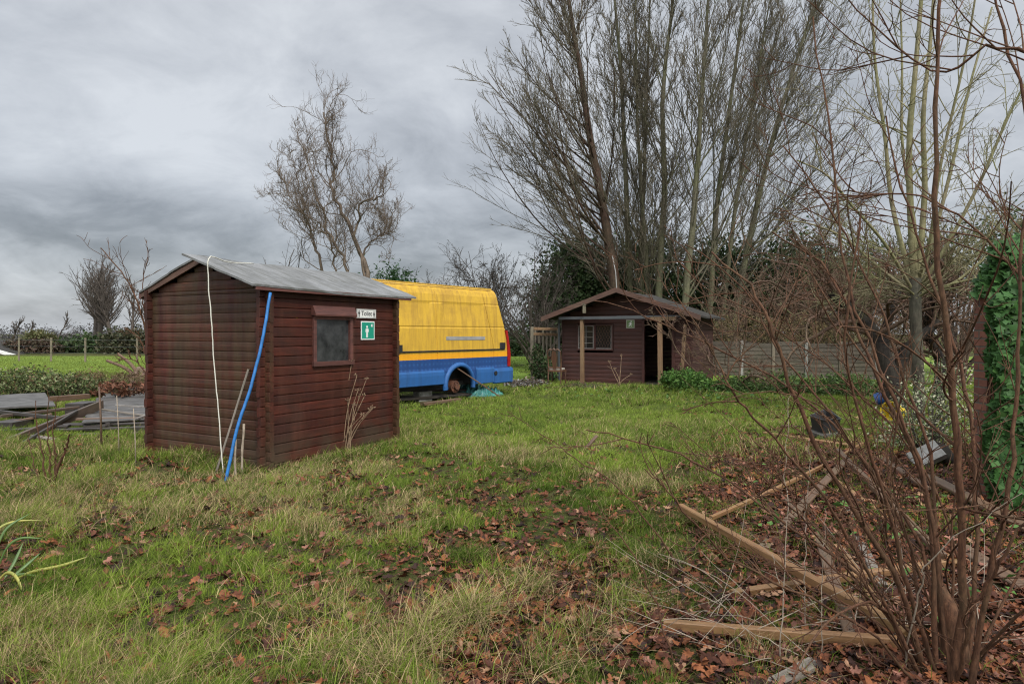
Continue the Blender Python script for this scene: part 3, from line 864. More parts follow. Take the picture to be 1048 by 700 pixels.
# roof
for s in (1, -1):
    mb = MB(); nx, ny = 6, 10; V = []; xo = 2.44; y_0, y_1 = -.22, BY + .25
    for lay in (0, 1):
        for i in range(nx + 1):
            for j in range(ny + 1):
                x = s * xo * i / nx; y = y_0 + (y_1 - y_0) * j / ny
                z = 2.88 - .345 * abs(x) - .05 * math.sin(math.pi * j / ny) * (1 - i / nx) + (vnoise(x * 2, y * 2, 4) - .5) * .03 - lay * .05
                V.append((x, y, z))
    n = (nx + 1) * (ny + 1); g = lambda i, j: i * (ny + 1) + j; Fc = []
    for i in range(nx):
        for j in range(ny):
            q = (g(i, j), g(i + 1, j), g(i + 1, j + 1), g(i, j + 1)); q = q if s > 0 else q[::-1]
            Fc += [q, tuple(k + n for k in reversed(q))]
    bd = [g(i, 0) for i in range(nx)] + [g(nx, j) for j in range(ny)] + [g(i, ny) for i in range(nx, 0, -1)] + [g(0, j) for j in range(ny, 0, -1)]
    for a, b in zip(bd, bd[1:] + bd[:1]):
        q = (a, a + n, b + n, b); Fc.append(q if s > 0 else q[::-1])
    mb.add(V, Fc); rf = mb.build('roof', M['felt_dark'], cab)
    mb = MB(); mb.prism([(0, 0), (2.46, -.345 * 2.46), (2.46, -.345 * 2.46 - .145), (0, -.15)], (0, -.25, 2.905), (s, 0, 0), (0, 0, 1), (0, 1, 0), .026); mb.build('bargeboard', M['barge'], rf)
mb = MB(); mb.box((-.55, -.05, 2.015), (2.75, .09, .085), ch=.012); mb.box((.9, -.02, 2.04), (1.9, .07, .05), ch=.01); mb.build('gutter', M['gutter'], cab)
mb = MB(); mb.box((1.35, -.02, 1.97), (.75, .08, .11), ch=.006); mb.build('porch_beam', M['post'], cab)
mb = MB(); mb.beam((-1.16, 0, -.15), (-1.17, 0, 1.97), .105, .105); mb.build('porch_post', M['post'], cab)
mb = MB(); mb.beam((1.27, 0, -.1), (1.25, 0, 1.92), .12, .12); mb.build('porch_post', M['post'], cab)
mb = MB(); mb.beam((1.83, .1, -.1), (1.97, .05, 1.80), .085, .085); mb.build('porch_post', M['post'], cab)
mb = MB(); mb.cyl((-HW - .06, .46, 0), (-HW - .06, .46, 1.92), .035, 10); mb.cyl((-HW - .06, .46, 1.85), (-HW - .06, .40, 2.0), .05, 10); mb.build('downpipe', M['gutter'], cab)
# window in two lights
mb = MB(); yF = FY - .035
for (xa, xb) in ((-1.56, -1.50), (-.98, -.92), (-.40, -.34)): mb.box(((xa + xb) / 2, yF, 1.42), (xb - xa, .05, .80), ch=.004)
for z in (1.035, 1.805): mb.box((-.95, yF - .003, z), (1.22, .05, .05), ch=.004)
wn = mb.build('window', M['cab_x'], cab)
mb = MB()
mb.box((-1.24, yF - .004, 1.42), (.018, .022, .72))
for z in (1.24, 1.42, 1.60): mb.box((-1.24, yF - .004, z), (.52, .018, .018))
mb.box((-1.485, yF - .006, 1.42), (.028, .03, .72)); mb.box((-.995, yF - .006, 1.42), (.028, .03, .72))
for z in (1.072, 1.772): mb.box((-1.24, yF - .005, z), (.5, .03, .028))
for z in (1.072,): mb.box((-.66, yF - .005, z), (.5, .03, .028))
mb.box((-.41, yF - .006, 1.42), (.02, .03, .72))
mb.build('glazing_bars', M['frame_pale'], wn)
mb = MB()
for k in range(-4, 9):
    for sg in (1, -1):
        a = np.array([-.92 + k * .09, 1.07]); e = a + np.array([.35 * sg, .70])
        t0, t1 = 0.0, 1.0
        pts = [a + (e - a) * t for t in np.linspace(0, 1, 30)]
        pts = [q for q in pts if -.915 < q[0] < -.405]
        if len(pts) > 2: mb.beam((pts[0][0], yF - .002 + .004 * sg, pts[0][1]), (pts[-1][0], yF - .002 + .004 * sg, pts[-1][1]), .008, .008)
mb.build('lattice', M['barge'], wn)
mb = MB(); mb.box((-.95, yF + .03, 1.42), (1.14, .006, .76)); mb.build('pane', M['glass_dark'], wn)
mb = MB(); mb.box((.60, FY - .03, .98), (.08, .07, 1.95), ch=.005); mb.box((1.51, FY - .03, .98), (.08, .07, 1.95), ch=.005); mb.box((1.055, FY - .032, 1.965), (.99, .066, .07), ch=.005); mb.build('door_frame', M['cab_x'], cab)
mb = MB(); mb.tube([(.02, -.24, 2.88), (-.02, -.22, 3.35), (-.13, -.2, 3.85)], .014, 7)
o = mb.build('aerial_pole', M['grey_strip'], cab)
mb = MB(); mb.box((-1.02, -.20, 2.28), (.10, .08, .24), ch=.02); mb.prism([(-.07, 0), (.07, 0), (0, .07)], (-1.02, -.25, 2.40), (1, 0, 0), (0, 0, 1), (0, 1, 0), .1)
mb.build('hanging_block', M['grey_wood_z'], cab)
q = c2w(.20, FY - .03, 1.83)
ex = empty('exit_sign', q, CR, 'small pale green running figure sign on the dark cabin wall by the doorway', 'sign')
mb = MB(); mb.box((0, -.004, 0), (.26, .008, .25)); mb.build('plate', M['offwhite'], ex)
mb = MB(); mb.box((0, -.010, -.0), (.22, .004, .21)); mb.build('panel', mat_plain('faded_green_sign', (.17, .27, .10), .5, .4, 10), ex)
mb = MB()
run = [(-.03, .03), (.0, .05), (.03, .03), (.06, .0), (.05, -.012), (.02, .005), (.015, -.02), (.04, -.05), (.03, -.09), (.015, -.085), (.02, -.055), (-.005, -.03), (-.03, -.075), (-.06, -.07), (-.055, -.055), (-.04, -.055), (-.02, -.01), (-.02, .02), (-.05, .0), (-.06, .012)]
mb.poly([(x, -.0121, z) for x, z in run], (0, -1, 0), .0014); mb.poly([(x, -.0121, z) for x, z in disc((.025, .075), .02)], (0, -1, 0), .0014)
mb.build('pictogram', M['white'], ex)

# dining chair on the porch
q = c2w(-1.80, -.50)
ch = empty('dining_chair', (q[0], q[1], ghs(q[0], q[1])), R(-22), 'carved wooden dining chair standing against the cabin beside its left porch post', 'chair')
for sx in (-.2, .2):
    mb = MB(); mb.tube([(sx, -.23, 0), (sx, -.19, .45), (sx * 1.02, -.2, .7), (sx * 1.05, -.27, 1.02)], [.018, .022, .018, .014], 8); mb.build('leg', M['chair_wood'], ch)
for sx in (-.22, .22):
    mb = MB(); mb.tube([(sx, .22, 0), (sx * .96, .20, .25), (sx, .22, .43)], [.015, .02, .026], 8); mb.build('leg', M['chair_wood'], ch)
mb = MB(); mb.box((0, 0, .42), (.46, .44, .06), ch=.015); mb.build('seat_frame', M['chair_wood'], ch)
mb = MB(); mb.box((0, .01, .472), (.42, .41, .045), ch=.06); mb.build('seat', M['cushion'], ch)
mb = MB()
mb.tube([(-.22, -.27, 1.0), (-.13, -.285, 1.07), (-.05, -.285, 1.05), (0, -.29, 1.09), (.05, -.285, 1.05), (.13, -.285, 1.07), (.22, -.27, 1.0)], [.018, .025, .022, .03, .022, .025, .018], 8)
mb.prism([(-.05, 0), (.05, 0), (.06, .12), (.09, .3), (.075, .46), (.05, .56), (-.05, .56), (-.075, .46), (-.09, .3), (-.06, .12)], (0, -.215, .47), (1, 0, 0), (0, -.13, .99), (0, 1, 0), .014)
mb.beam((-.2, -.21, .52), (.2, -.21, .52), .02, .04); mb.build('backrest', M['chair_wood'], ch)

# trellis panel between van and cabin
t0 = at(544.5, 390, 21.3); t1 = at(570, 390, 22.0); gz = 0
tr = empty('trellis_fence', (t0[0], t0[1], 0), 0, 'pale timber trellis panel with ivy at its foot, left of the cabin', 'fence')
dv = (t1 - t0); 
def tp_(u, z): return (dv[0] * u, dv[1] * u, z)
mb = MB(); mb.beam(tp_(0, -.1), tp_(0, 1.76), .10, .10); mb.build('post', M['grey_wood_z'], tr)
mb = MB(); mb.beam(tp_(1.05, -.1), tp_(1.05, 1.70), .09, .09); mb.build('post', M['grey_wood_z'], tr)
for z in (1.70, 1.52, .75):
    mb = MB(); mb.beam(tp_(.04, z), tp_(1.0, z - .02), .04, .09); mb.build('rail', M['post'], tr)
for k in range(6):
    u = .12 + k * .155
    mb = MB(); mb.beam(tp_(u, .1), tp_(u, 1.46 if k % 2 else 1.66), .05, .02); mb.build('slat', M['grey_wood_z'], tr)
# ---------------------------------------------------------------- setting: ground and field
def axis_pts(segs):
    out = []
    for a, b, s in segs: out += list(np.arange(a, b, s))
    return np.array(out + [segs[-1][1]])
gx = axis_pts([(-700, -100, 60), (-100, -30, 7), (-30, -12, 1.2), (-12, 12, .16), (12, 30, 1.2), (30, 100, 7), (100, 700, 60)])
gy = axis_pts([(-60, -6, 6), (-6, 1, .5), (1, 14, .13), (14, 30, .3), (30, 80, 2.5), (80, 900, 60)])
X, Y = np.meshgrid(gx, gy, indexing='ij'); Z = gh(X, Y)
V = np.stack([X, Y, Z], -1).reshape(-1, 3); ny = len(gy)
i, j = np.meshgrid(np.arange(len(gx) - 1), np.arange(ny - 1), indexing='ij'); b0 = (i * ny + j).ravel()
tag(obj('ground', np_mesh('ground', V, np.stack([b0, b0 + ny, b0 + ny + 1, b0 + 1], -1), smooth=True), M['ground']), kind='structure')
fx_ = np.linspace(-75, 30, 60); fy_ = np.linspace(17.5, 44, 40)
X, Y = np.meshgrid(fx_, fy_, indexing='ij')
edge = 17.5 + 3 * sstep(-12, 2, X) 
Y = edge + (Y - 17.5) * (44 - edge) / 26.5
Z = gh(X, Y) + .012
V = np.stack([X, Y, Z], -1).reshape(-1, 3); ny = 40
i, j = np.meshgrid(np.arange(59), np.arange(39), indexing='ij'); b0 = (i * ny + j).ravel()
tag(obj('field', np_mesh('field', V, np.stack([b0, b0 + ny, b0 + ny + 1, b0 + 1], -1), smooth=True), M['field']), kind='structure')

# ---------------------------------------------------------------- masks over the ground
def px_of(x, y): return CX + F * x / y
def py_of(y): return HY + CAMH * F / y
def tuft(x, y):
    return .5 * fbm(x * 2.6, y * 2.6, 61, 3) + .5 * fbm(x * 6.5, y * 6.5, 63, 2)

def leaf_density(x, y):
    """dead leaves: thick under the brushwood on the right and in the near foreground, thin on the lawn"""
    a = sstep(.0, 1.35, x - .30 * (y - 3.0)) * (1 - sstep(7.5, 11, y) * .85)
    b = (1 - sstep(3.5, 6.4, y)) * 1.15 * sstep(-1.8, -.1, x)
    n = fbm(x * 1.5, y * 1.5, 31, 3); n2 = fbm(x * .5, y * .5, 37, 2)
    patch = (.06 + .34 * sstep(.45, .72, n)) * (1 - sstep(7, 12, y)) * (.25 + .9 * sstep(.35, .6, n2)) * (.35 + .65 * sstep(-3.2, -1.2, x))
    gap = (1 - sstep(.41, .52, tuft(x, y))) * (1 - sstep(6, 10, y)) * (.3 + .7 * sstep(.38, .58, n2)) * (.26 + .16 * sstep(-1.5, .5, x)) + .135 * (1 - sstep(6, 11, y)) * (.4 + 1.2 * vnoise(x * 5, y * 5, 77))
    return np.clip(np.maximum(np.maximum(gap, a * (.62 + .75 * n)), np.maximum(b * sstep(.36, .60, n), patch)), 0, 1)
def straw_density(x, y):
    n = fbm(x * .75 + 3, y * .75, 41, 3)
    s = sstep(.48, .66, n) * .8
    s = np.maximum(s, .75 * np.exp(-((x + .7)**2 / .5 + (y - 3.5)**2 / .25)))
    s = np.maximum(s, .85 * np.exp(-((x + 2.3)**2 / 1.4 + (y - 5.6)**2 / .5)))
    s = np.maximum(s, .6 * np.exp(-((x - .3)**2 / .5 + (y - 3.6)**2 / .4)))
    return s * (1 - .6 * sstep(8, 14, y))

def inside_blds(x, y):
    def loc(o, r, x, y):
        c, s = math.cos(-r), math.sin(-r); dx, dy = x - o[0], y - o[1]
        return dx * c - dy * s, dx * s + dy * c
    a, b = loc(SH_O, SH_R, x, y); m = (np.abs(a) < 1.04) & (b > .0) & (b < 2.33)
    a, b = loc(CO, CR, x, y); m |= (np.abs(a) < 2.05) & (b > .4) & (b < 3.5)
    a, b = loc(VO, VR, x, y); m |= (np.abs(b) < .72) & (a > .0) & (a < 6.5); m |= (b > .6) & (b < 1.75) & (a > 1.5) & (a < 5.5) & (vnoise(x * 6, y * 6, 91) > .22)
    return m

# ---------------------------------------------------------------- grass
def blade_mesh(rng, X, Y, H, W, lean, yaw_bias, C, nseg=2, z=None):
    N = len(X); n = nseg + 1
    yaw = rng.uniform(0, 2 * np.pi, N)
    ld = rng.uniform(0, 2 * np.pi, N)
    lx = np.cos(ld) * .8 + yaw_bias[0]; ly = np.sin(ld) * .8 + yaw_bias[1]
    Z = (gh(X, Y) - .01) if z is None else z
    sx, sy = np.cos(yaw), np.sin(yaw)
    V = np.zeros((N, 2 * nseg + 1, 3), np.float32)
    for k in range(n):
        s = k / nseg
        bx = X + lx * lean * H * s**1.8; by = Y + ly * lean * H * s**1.8
        bz = Z + H * (s - .32 * np.clip(lean, 0, 1.6) * s**2.2)
        w = W * (1 - s)**.7 * .5
        if k < nseg:
            V[:, 2 * k] = np.stack([bx - sx * w, by - sy * w, bz], -1); V[:, 2 * k + 1] = np.stack([bx + sx * w, by + sy * w, bz], -1)
        else: V[:, 2 * k] = np.stack([bx, by, bz], -1)
    m = 2 * nseg + 1; b = np.arange(N) * m
    q = [np.stack([b + 2 * k, b + 2 * k + 1, b + 2 * k + 3, b + 2 * k + 2], -1) for k in range(nseg - 1)]
    q = np.concatenate(q) if q else np.zeros((0, 4), int)
    t = np.stack([b + m - 3, b + m - 2, b + m - 1], -1)
    return V.reshape(-1, 3), q, t, np.repeat(C, m, axis=0)

def merge(parts):
    V, Q, T, C, n = [], [], [], [], 0
    for v, q, t, c in parts:
        V.append(v); Q.append(q + n); T.append(t + n); C.append(c); n += len(v)
    return np.vstack(V), np.vstack(Q), np.vstack(T), np.vstack(C)

def grass_colour(rng, x, y, straw):
    n = len(x)
    h = fbm(x * .9, y * .9, 51, 3)[:, None]; r = rng.random((n, 1))
    g1, g2, g3 = np.array([.046, .080, .011]), np.array([.185, .245, .036]), np.array([.172, .232, .044])
    h2 = fbm(x * 4.5, y * 4.5, 57, 2)[:, None]
    c = g1 + (g2 - g1) * np.clip(h * 1.3 + h2 * 1.5 - .95 + (r - .5) * .6, 0, 1)
    far = sstep(5.5, 11, y)[:, None]
    c = c * (1 - .45 * far) + g3 * .45 * far
    st = rng.random(n) < (straw * .62 + .06) * (1 - .55 * sstep(6.5, 10, y))
    sc = np.array([.38, .285, .150]) * (0.45 + .85 * rng.random((n, 1)))
    return np.where(st[:, None], sc, c * (.75 + .5 * rng.random((n, 1))))

rng = np.random.default_rng(100)
parts = []
def scatter(rng, N, d0, d1, pw, margin=1.0):
    """ground points, density falling with distance"""
    u = rng.random(N); a = 2 - pw
    d = (d0**a + u * (d1**a - d0**a))**(1 / a)
    x = rng.uniform(-1, 1, N) * (.80 * d + margin)
    return x, d
# short turf
x, y = scatter(rng, 1250000, 2.2, 21, 1.35, 2.6)
ld = leaf_density(x, y); n1 = tuft(x, y)
keep = (rng.random(len(x)) > np.clip(ld * 1.1 - .16, 0, .96)) & (rng.random(len(x)) < .26 + .45 * sstep(6, 11, y) + 1.2 * sstep(.40, .56, n1)) & ~inside_blds(x, y)
x, y = x[keep], y[keep]; n1 = n1[keep]
st = straw_density(x, y)
H = (.020 + .105 * sstep(.42, .66, n1) + .05 * st + .02 * sstep(7, 11, y)) * rng.uniform(.55, 1.4, len(x)) * (1 - .25 * sstep(8, 14, y)) * (1 - .65 * np.exp(-((x + 2.6)**2 + (y - 7.3)**2) / .5))
W = .0030 * np.clip(y / 3.4, 1, 3.8) * rng.uniform(.7, 1.3, len(x))
parts.append(blade_mesh(rng, x, y, H, W, rng.uniform(.25, 1.25, len(x)), (.25, .1), grass_colour(rng, x, y, st), 2))
# tussocks of long grass: the tufts that stand out in the photograph, then wild ones
def tussock(px, py, n, h, rad, straw, w=.0042, bias=(.2, -.1)):
    g0 = onground(px, py); r = rng
    a = r.uniform(0, 2 * np.pi, n); q = np.abs(r.normal(0, rad, n))
    x = g0[0] + np.cos(a) * q; y = g0[1] + np.sin(a) * q
    C = grass_colour(r, x, y, np.full(n, straw))
    return blade_mesh(r, x, y, h * r.uniform(.5, 1.2, n), w * r.uniform(.7, 1.3, n) * max(1, g0[1] / 5), r.uniform(.35, 1.6, n), bias, C, 4)
for a in [(480, 640, 700, .26, .14, .85), (430, 660, 800, .24, .18, .8), (395, 690, 700, .24, .2, .8), (540, 610, 450, .22, .14, .7), (330, 680, 500, .22, .2, .5), (300, 640, 450, .18, .2, .5),
          (480, 575, 700, .17, .12, .05), (500, 590, 350, .16, .12, .1), (180, 580, 600, .18, .2, .12), (270, 600, 500, .17, .2, .15), (100, 640, 600, .2, .25, .15), (240, 520, 800, .17, .35, .85), (180, 530, 700, .17, .35, .8), (300, 510, 600, .15, .3, .6), (140, 505, 500, .16, .3, .7),
          (85, 500, 400, .22, .2, .4), (35, 510, 450, .28, .25, .5), (20, 545, 400, .3, .2, .3), (60, 560, 350, .2, .2, .2), (670, 580, 350, .22, .15, .5), (700, 540, 350, .2, .15, .3), (740, 560, 300, .2, .15, .4), (640, 620, 350, .2, .15, .5), (600, 660, 350, .2, .2, .6), (560, 690, 400, .22, .2, .6),
          (680, 505, 260, .16, .2, .1), (650, 480, 260, .14, .25, .1), (720, 490, 260, .16, .2, .2), (20, 640, 450, .2, .25, .2), (180, 690, 500, .2, .25, .3), (60, 690, 400, .2, .25, .2),
          (505, 530, 300, .12, .2, .2), (420, 560, 300, .12, .25, .35), (350, 560, 400, .14, .25, .3), (610, 560, 250, .15, .15, .45)]:
    parts.append(tussock(*a))
# long grass along the foot of the shed and van
for px, py, n, h in [(160, 470, 200, .16), (185, 474, 320, .22), (205, 478, 320, .22), (225, 482, 320, .20), (245, 488, 240, .15), (262, 496, 120, .06), (285, 492, 100, .06), (310, 483, 180, .10), (335, 475, 240, .15), (352, 469, 260, .18), (372, 465, 180, .13), (395, 459, 200, .12),
                     (420, 418, 160, .2), (500, 401, 160, .2), (470, 408, 160, .18), (540, 399, 200, .2), (560, 398, 200, .2), (590, 402, 200, .22), (620, 403, 240, .25), (650, 403, 240, .28), (680, 404, 240, .28), (710, 408, 240, .26), (640, 412, 240, .24), (665, 414, 240, .24), (20, 470, 260, .2), (60, 470, 260, .2), (110, 468, 260, .2), (140, 472, 200, .2)]:
    parts.append(tussock(px, py, n, h, .16 if py > 440 else .35, .28, .005))
x, y = scatter(rng, 80000, 2.3, 17, 1.3, 2.4)
n1 = fbm(x * 1.1, y * 1.1, 71, 3); keep = (rng.random(len(x)) < sstep(.50, .66, n1) * (1 - .9 * leaf_density(x, y))) & ~inside_blds(x, y)
x, y = x[keep], y[keep]; st = straw_density(x, y)
parts.append(blade_mesh(rng, x, y, rng.uniform(.08, .2, len(x)) * (1 - .35 * sstep(7, 12, y)), .0034 * np.clip(y / 3.5, 1, 3) * rng.uniform(.7, 1.2, len(x)), rng.uniform(.4, 1.5, len(x)), (.35, -.1), grass_colour(rng, x, y, st * .9 + .12), 3))
V, Q, T, C = merge(parts)
tag(obj('grass', np_mesh('grass', V, Q, T, C), M['grass']), kind='stuff')
# pasture blades
N = 120000; y = 17.6 + 26 * rng.random(N)**1.6; x = -3 - rng.random(N) * (.83 * y - 1)
keep = ~inside_blds(x, y); x, y = x[keep], y[keep]; n = len(x)
C = np.array([.125, .180, .034]) * (.6 + .7 * rng.random((n, 1))) + np.array([.03, .0, .0]) * rng.random((n, 1))
p1 = blade_mesh(rng, x, y, rng.uniform(.05, .15, n), .018 * rng.uniform(.7, 1.4, n), rng.uniform(.2, 1, n), (.2, 0), C, 1)
x = rng.uniform(-1.2, 3.5, 14000); y = rng.uniform(20, 42, 14000); keep = ~inside_blds(x, y); x, y = x[keep], y[keep]; n = len(x)
p2 = blade_mesh(rng, x, y, rng.uniform(.05, .14, n), .018 * rng.uniform(.7, 1.4, n), rng.uniform(.2, 1, n), (.2, 0), np.array([.14, .20, .036]) * (.6 + .7 * rng.random((n, 1))), 1)
V, Q, T, C = merge([p1, p2])
tag(obj('pasture_grass', np_mesh('pasture_grass', V, Q, T, C), M['grass']), kind='stuff')

# ---------------------------------------------------------------- fallen leaves: lobed, curled
def leaf_litter(rng, x, y, size, C, lift):
    N = len(x); K = 11
    prof = np.array([(0, 0), (.10, .12), (.28, .10), (.36, .30), (.50, .18), (.62, .34), (.74, .17), (.86, .20), (1, 0)])
    up = prof; dn = prof[1:-1] * np.array([1, -1]); dn = dn[::-1]
    O = np.vstack([up, dn]); O[:, 0] -= .5; k = len(O)
    sx = rng.uniform(.8, 1.25, (N, 1)); sy = rng.uniform(.7, 1.3, (N, 1))
    u = O[None, :, 0] * sx + rng.normal(0, .02, (N, k)); v = O[None, :, 1] * sy + rng.normal(0, .02, (N, k))
    u = np.concatenate([np.zeros((N, 1)), u], 1); v = np.concatenate([np.zeros((N, 1)), v], 1)
    cu = rng.normal(.3, .6, (N, 1)); cv = rng.normal(.6, .8, (N, 1))
    w = cu * u**2 + cv * v**2 + rng.normal(0, .03, (N, k + 1))
    P = np.stack([u, v, w], -1) * size[:, None, None]
    yaw = rng.uniform(0, 2 * np.pi, N); tx = rng.normal(0, .28, N); ty = rng.normal(0, .28, N)
    c, s = np.cos(tx), np.sin(tx); a = P[..., 1] * c[:, None] - P[..., 2] * s[:, None]; b = P[..., 1] * s[:, None] + P[..., 2] * c[:, None]; P[..., 1], P[..., 2] = a, b
    c, s = np.cos(ty), np.sin(ty); a = P[..., 0] * c[:, None] - P[..., 2] * s[:, None]; b = P[..., 0] * s[:, None] + P[..., 2] * c[:, None]; P[..., 0], P[..., 2] = a, b
    c, s = np.cos(yaw), np.sin(yaw); a = P[..., 0] * c[:, None] - P[..., 1] * s[:, None]; b = P[..., 0] * s[:, None] + P[..., 1] * c[:, None]; P[..., 0], P[..., 1] = a, b
    P[..., 0] += x[:, None]; P[..., 1] += y[:, None]; P[..., 2] += (gh(x, y) + lift)[:, None]
    base = np.arange(N)[:, None] * (k + 1); r = np.arange(k)[None]
    T = np.stack([base + 0 * r, base + 1 + r, base + 1 + (r + 1) % k], -1).reshape(-1, 3)
    return P.reshape(-1, 3), T, np.repeat(C, k + 1, axis=0)
x, y = scatter(rng, 175000, 2.2, 15, 1.25, 2.3)
keep = (rng.random(len(x)) < leaf_density(x, y) * .95 + .012) & ~inside_blds(x, y); x, y = x[keep], y[keep]; N = len(x)
pal = np.array([[.070, .026, .015], [.130, .046, .022], [.21, .075, .030], [.034, .017, .013], [.30, .165, .095], [.165, .062, .036], [.23, .105, .072]])
C = pal[rng.choice(7, N, p=[.24, .20, .15, .19, .05, .10, .07])] * rng.uniform(.7, 1.25, (N, 1))
V, T, C = leaf_litter(rng, x, y, .022 + .075 * rng.random(N)**1.4, C, rng.uniform(.004, .040, N))
# broken twigs among the leaves
xt, yt = scatter(rng, 9000, 2.4, 12, 1.2, .8); keep = (rng.random(len(xt)) < leaf_density(xt, yt) * .5 + .02) & ~inside_blds(xt, yt); xt, yt = xt[keep], yt[keep]; nt_ = len(xt)
az = rng.uniform(0, 2 * np.pi, nt_); T_ = stems(rng, np.stack([xt, yt, gh(xt, yt) + rng.uniform(.005, .05, nt_)], -1), np.stack([np.cos(az), np.sin(az), rng.normal(.02, .12, nt_)], -1), rng.uniform(.06, .38, nt_), rng.uniform(.0012, .004, nt_), 6, .07, -.05, .5)
Vt, Qt = tubes([(T_[0], T_[1], 4)]); tag(obj('twig_litter', np_mesh('twig_litter', Vt, Qt, smooth=True), M['bark_shrub']), kind='stuff')
tag(obj('leaf_litter', np_mesh('leaf_litter', V, None, T, C), M['leaf_dead']), kind='stuff')

# low weeds (broad green leaves) near the brushwood and cabin
def leaf_quads(rng, P, size, C, flat=.0, aspect=.55):
    """folded diamond leaves at points P"""
    N = len(P); d = unit(rng.normal(0, 1, (N, 3)) * np.array([1, 1, 1 - flat])); n = unit(rng.normal(0, 1, (N, 3)) + np.array([0, 0, .8 + 2 * flat]))
    s = unit(np.cross(d, n)); L = size[:, None]
    nn = np.cross(s, d)
    A = P - d * L * .5; B = P + d * L * .5; m = P + nn * L * .0
    Cc = P + s * L * aspect * .5 + nn * L * .12 - d * L * .05; D = P - s * L * aspect * .5 + nn * L * .12 - d * L * .05
    V = np.stack([A, Cc, B, D], 1).reshape(-1, 3); b = np.arange(N)[:, None] * 4
    T = np.concatenate([b + np.array([[0, 1, 2]]), b + np.array([[0, 2, 3]])])
    return V, T, np.repeat(C, 4, axis=0)
x, y = scatter(rng, 9000, 3.2, 17, 1.2)
m_ = np.exp(-((x - 3.0)**2 / .8 + (y - 5.2)**2 / 1.2)) * .5 + np.exp(-((x - 4.6)**2 / 1.5 + (y - 15.5)**2 / 3)) + np.exp(-((x - 2.0)**2 / 3 + (y - 17)**2 / 1.5)) * .8
keep = rng.random(len(x)) < m_; x, y = x[keep], y[keep]; N = len(x)
Pp = np.stack([x, y, gh(x, y) + rng.uniform(.02, .13, N)], -1)
V, T, C = leaf_quads(rng, Pp, rng.uniform(.05, .12, N), np.array([.065, .13, .03]) * rng.uniform(.6, 1.5, (N, 1)), .5)
tag(obj('weeds', np_mesh('weeds', V, None, T, C), M['leaf_green']), kind='stuff')

# ---------------------------------------------------------------- trees
def bare_tree(name, label, cat, group, base, spec, mat, twig_mat=None):
    """spec(rng) -> (trunk sets, crown sets); trunk with limbs, crown of branches and twigs"""
    root = empty(name, base, 0, label, cat, group)
    tset, cset = spec
    for nm, s, m in (('trunk', tset, mat), ('crown', cset, twig_mat or mat)):
        V, Q = tubes([(p - np.array(base)[None, None, :], r, k) for p, r, k in s])
        obj(nm, np_mesh(nm, V, Q, smooth=True), m, root)
    return root

def fan_tree(seed, base, paths, r, nlimb=30, bias=(0, 0, 0), t0=.14, l1=.62, dens=1.0, lowang=1.0, shr=.62, fine=.0085):
    rng = np.random.default_rng(seed)
    P = [smooth_path([at(px, py, base[1] + (0 if k == 0 else .5)) for px, py in p], 20) for k, p in enumerate(paths)]
    for p in P: p[1:-1] += np.cumsum(rng.normal(0, .02, (18, 3)), 0) * .7
    rs = np.linspace(1, .14, 20)
    T = (np.array(P), np.array([r * (1 if k == 0 else .85) * rs for k in range(len(P))]))
    A = offshoots(rng, T[0], T[1], nlimb, t0, .97, (lowang, .34), .12, l1, 16, .022, .80, .30, .020, .20, shr, side=bias)
    B = offshoots(rng, A[0], A[1], int(10 * dens), .1, .97, .46, .14, .52, 9, .03, .4, .6, .013, .4, .5)
    D = offshoots(rng, B[0], B[1], 7, .1, 1.0, .45, .16, .50, 6, .045, .35, .65, fine, .6, .5)
    E = offshoots(rng, D[0], D[1], 2, .2, 1.0, .5, .2, .55, 4, .06, .3, .7, fine * .8, .7, .4)
    return [(T[0], T[1], 9), (A[0], A[1], 6)], [(B[0], B[1], 5), (D[0], D[1], 3), (E[0], E[1], 3)]

GT = 'tall bare trees behind the cabin'
D0 = 27.0
def basept(px, d): 
    q = at(px, 300, d); return (q[0], q[1], 0.0)
TP = {1: [[(634, 405), (630, 300), (622, 240), (612, 180), (600, 110), (588, 40), (575, -40), (560, -130)]],
      2: [[(650, 405), (646, 300), (642, 200), (638, 100), (630, 0), (620, -120)], [(656, 405), (655, 280), (660, 180), (663, 80), (668, -80)]],
      3: [[(678, 405), (673, 300), (678, 200), (676, 100), (688, 0), (692, -120)], [(668, 405), (664, 300), (657, 200), (652, 100), (650, -60)]],
      4: [[(697, 405), (702, 300), (710, 200), (716, 100), (722, 0), (730, -120)]],
      5: [[(722, 405), (727, 300), (735, 200), (748, 100), (762, 0), (775, -100)], [(732, 405), (744, 280), (757, 180), (775, 80), (792, -30)]],
      6: [[(742, 405), (756, 300), (774, 210), (797, 120), (822, 40), (845, -40)]]}
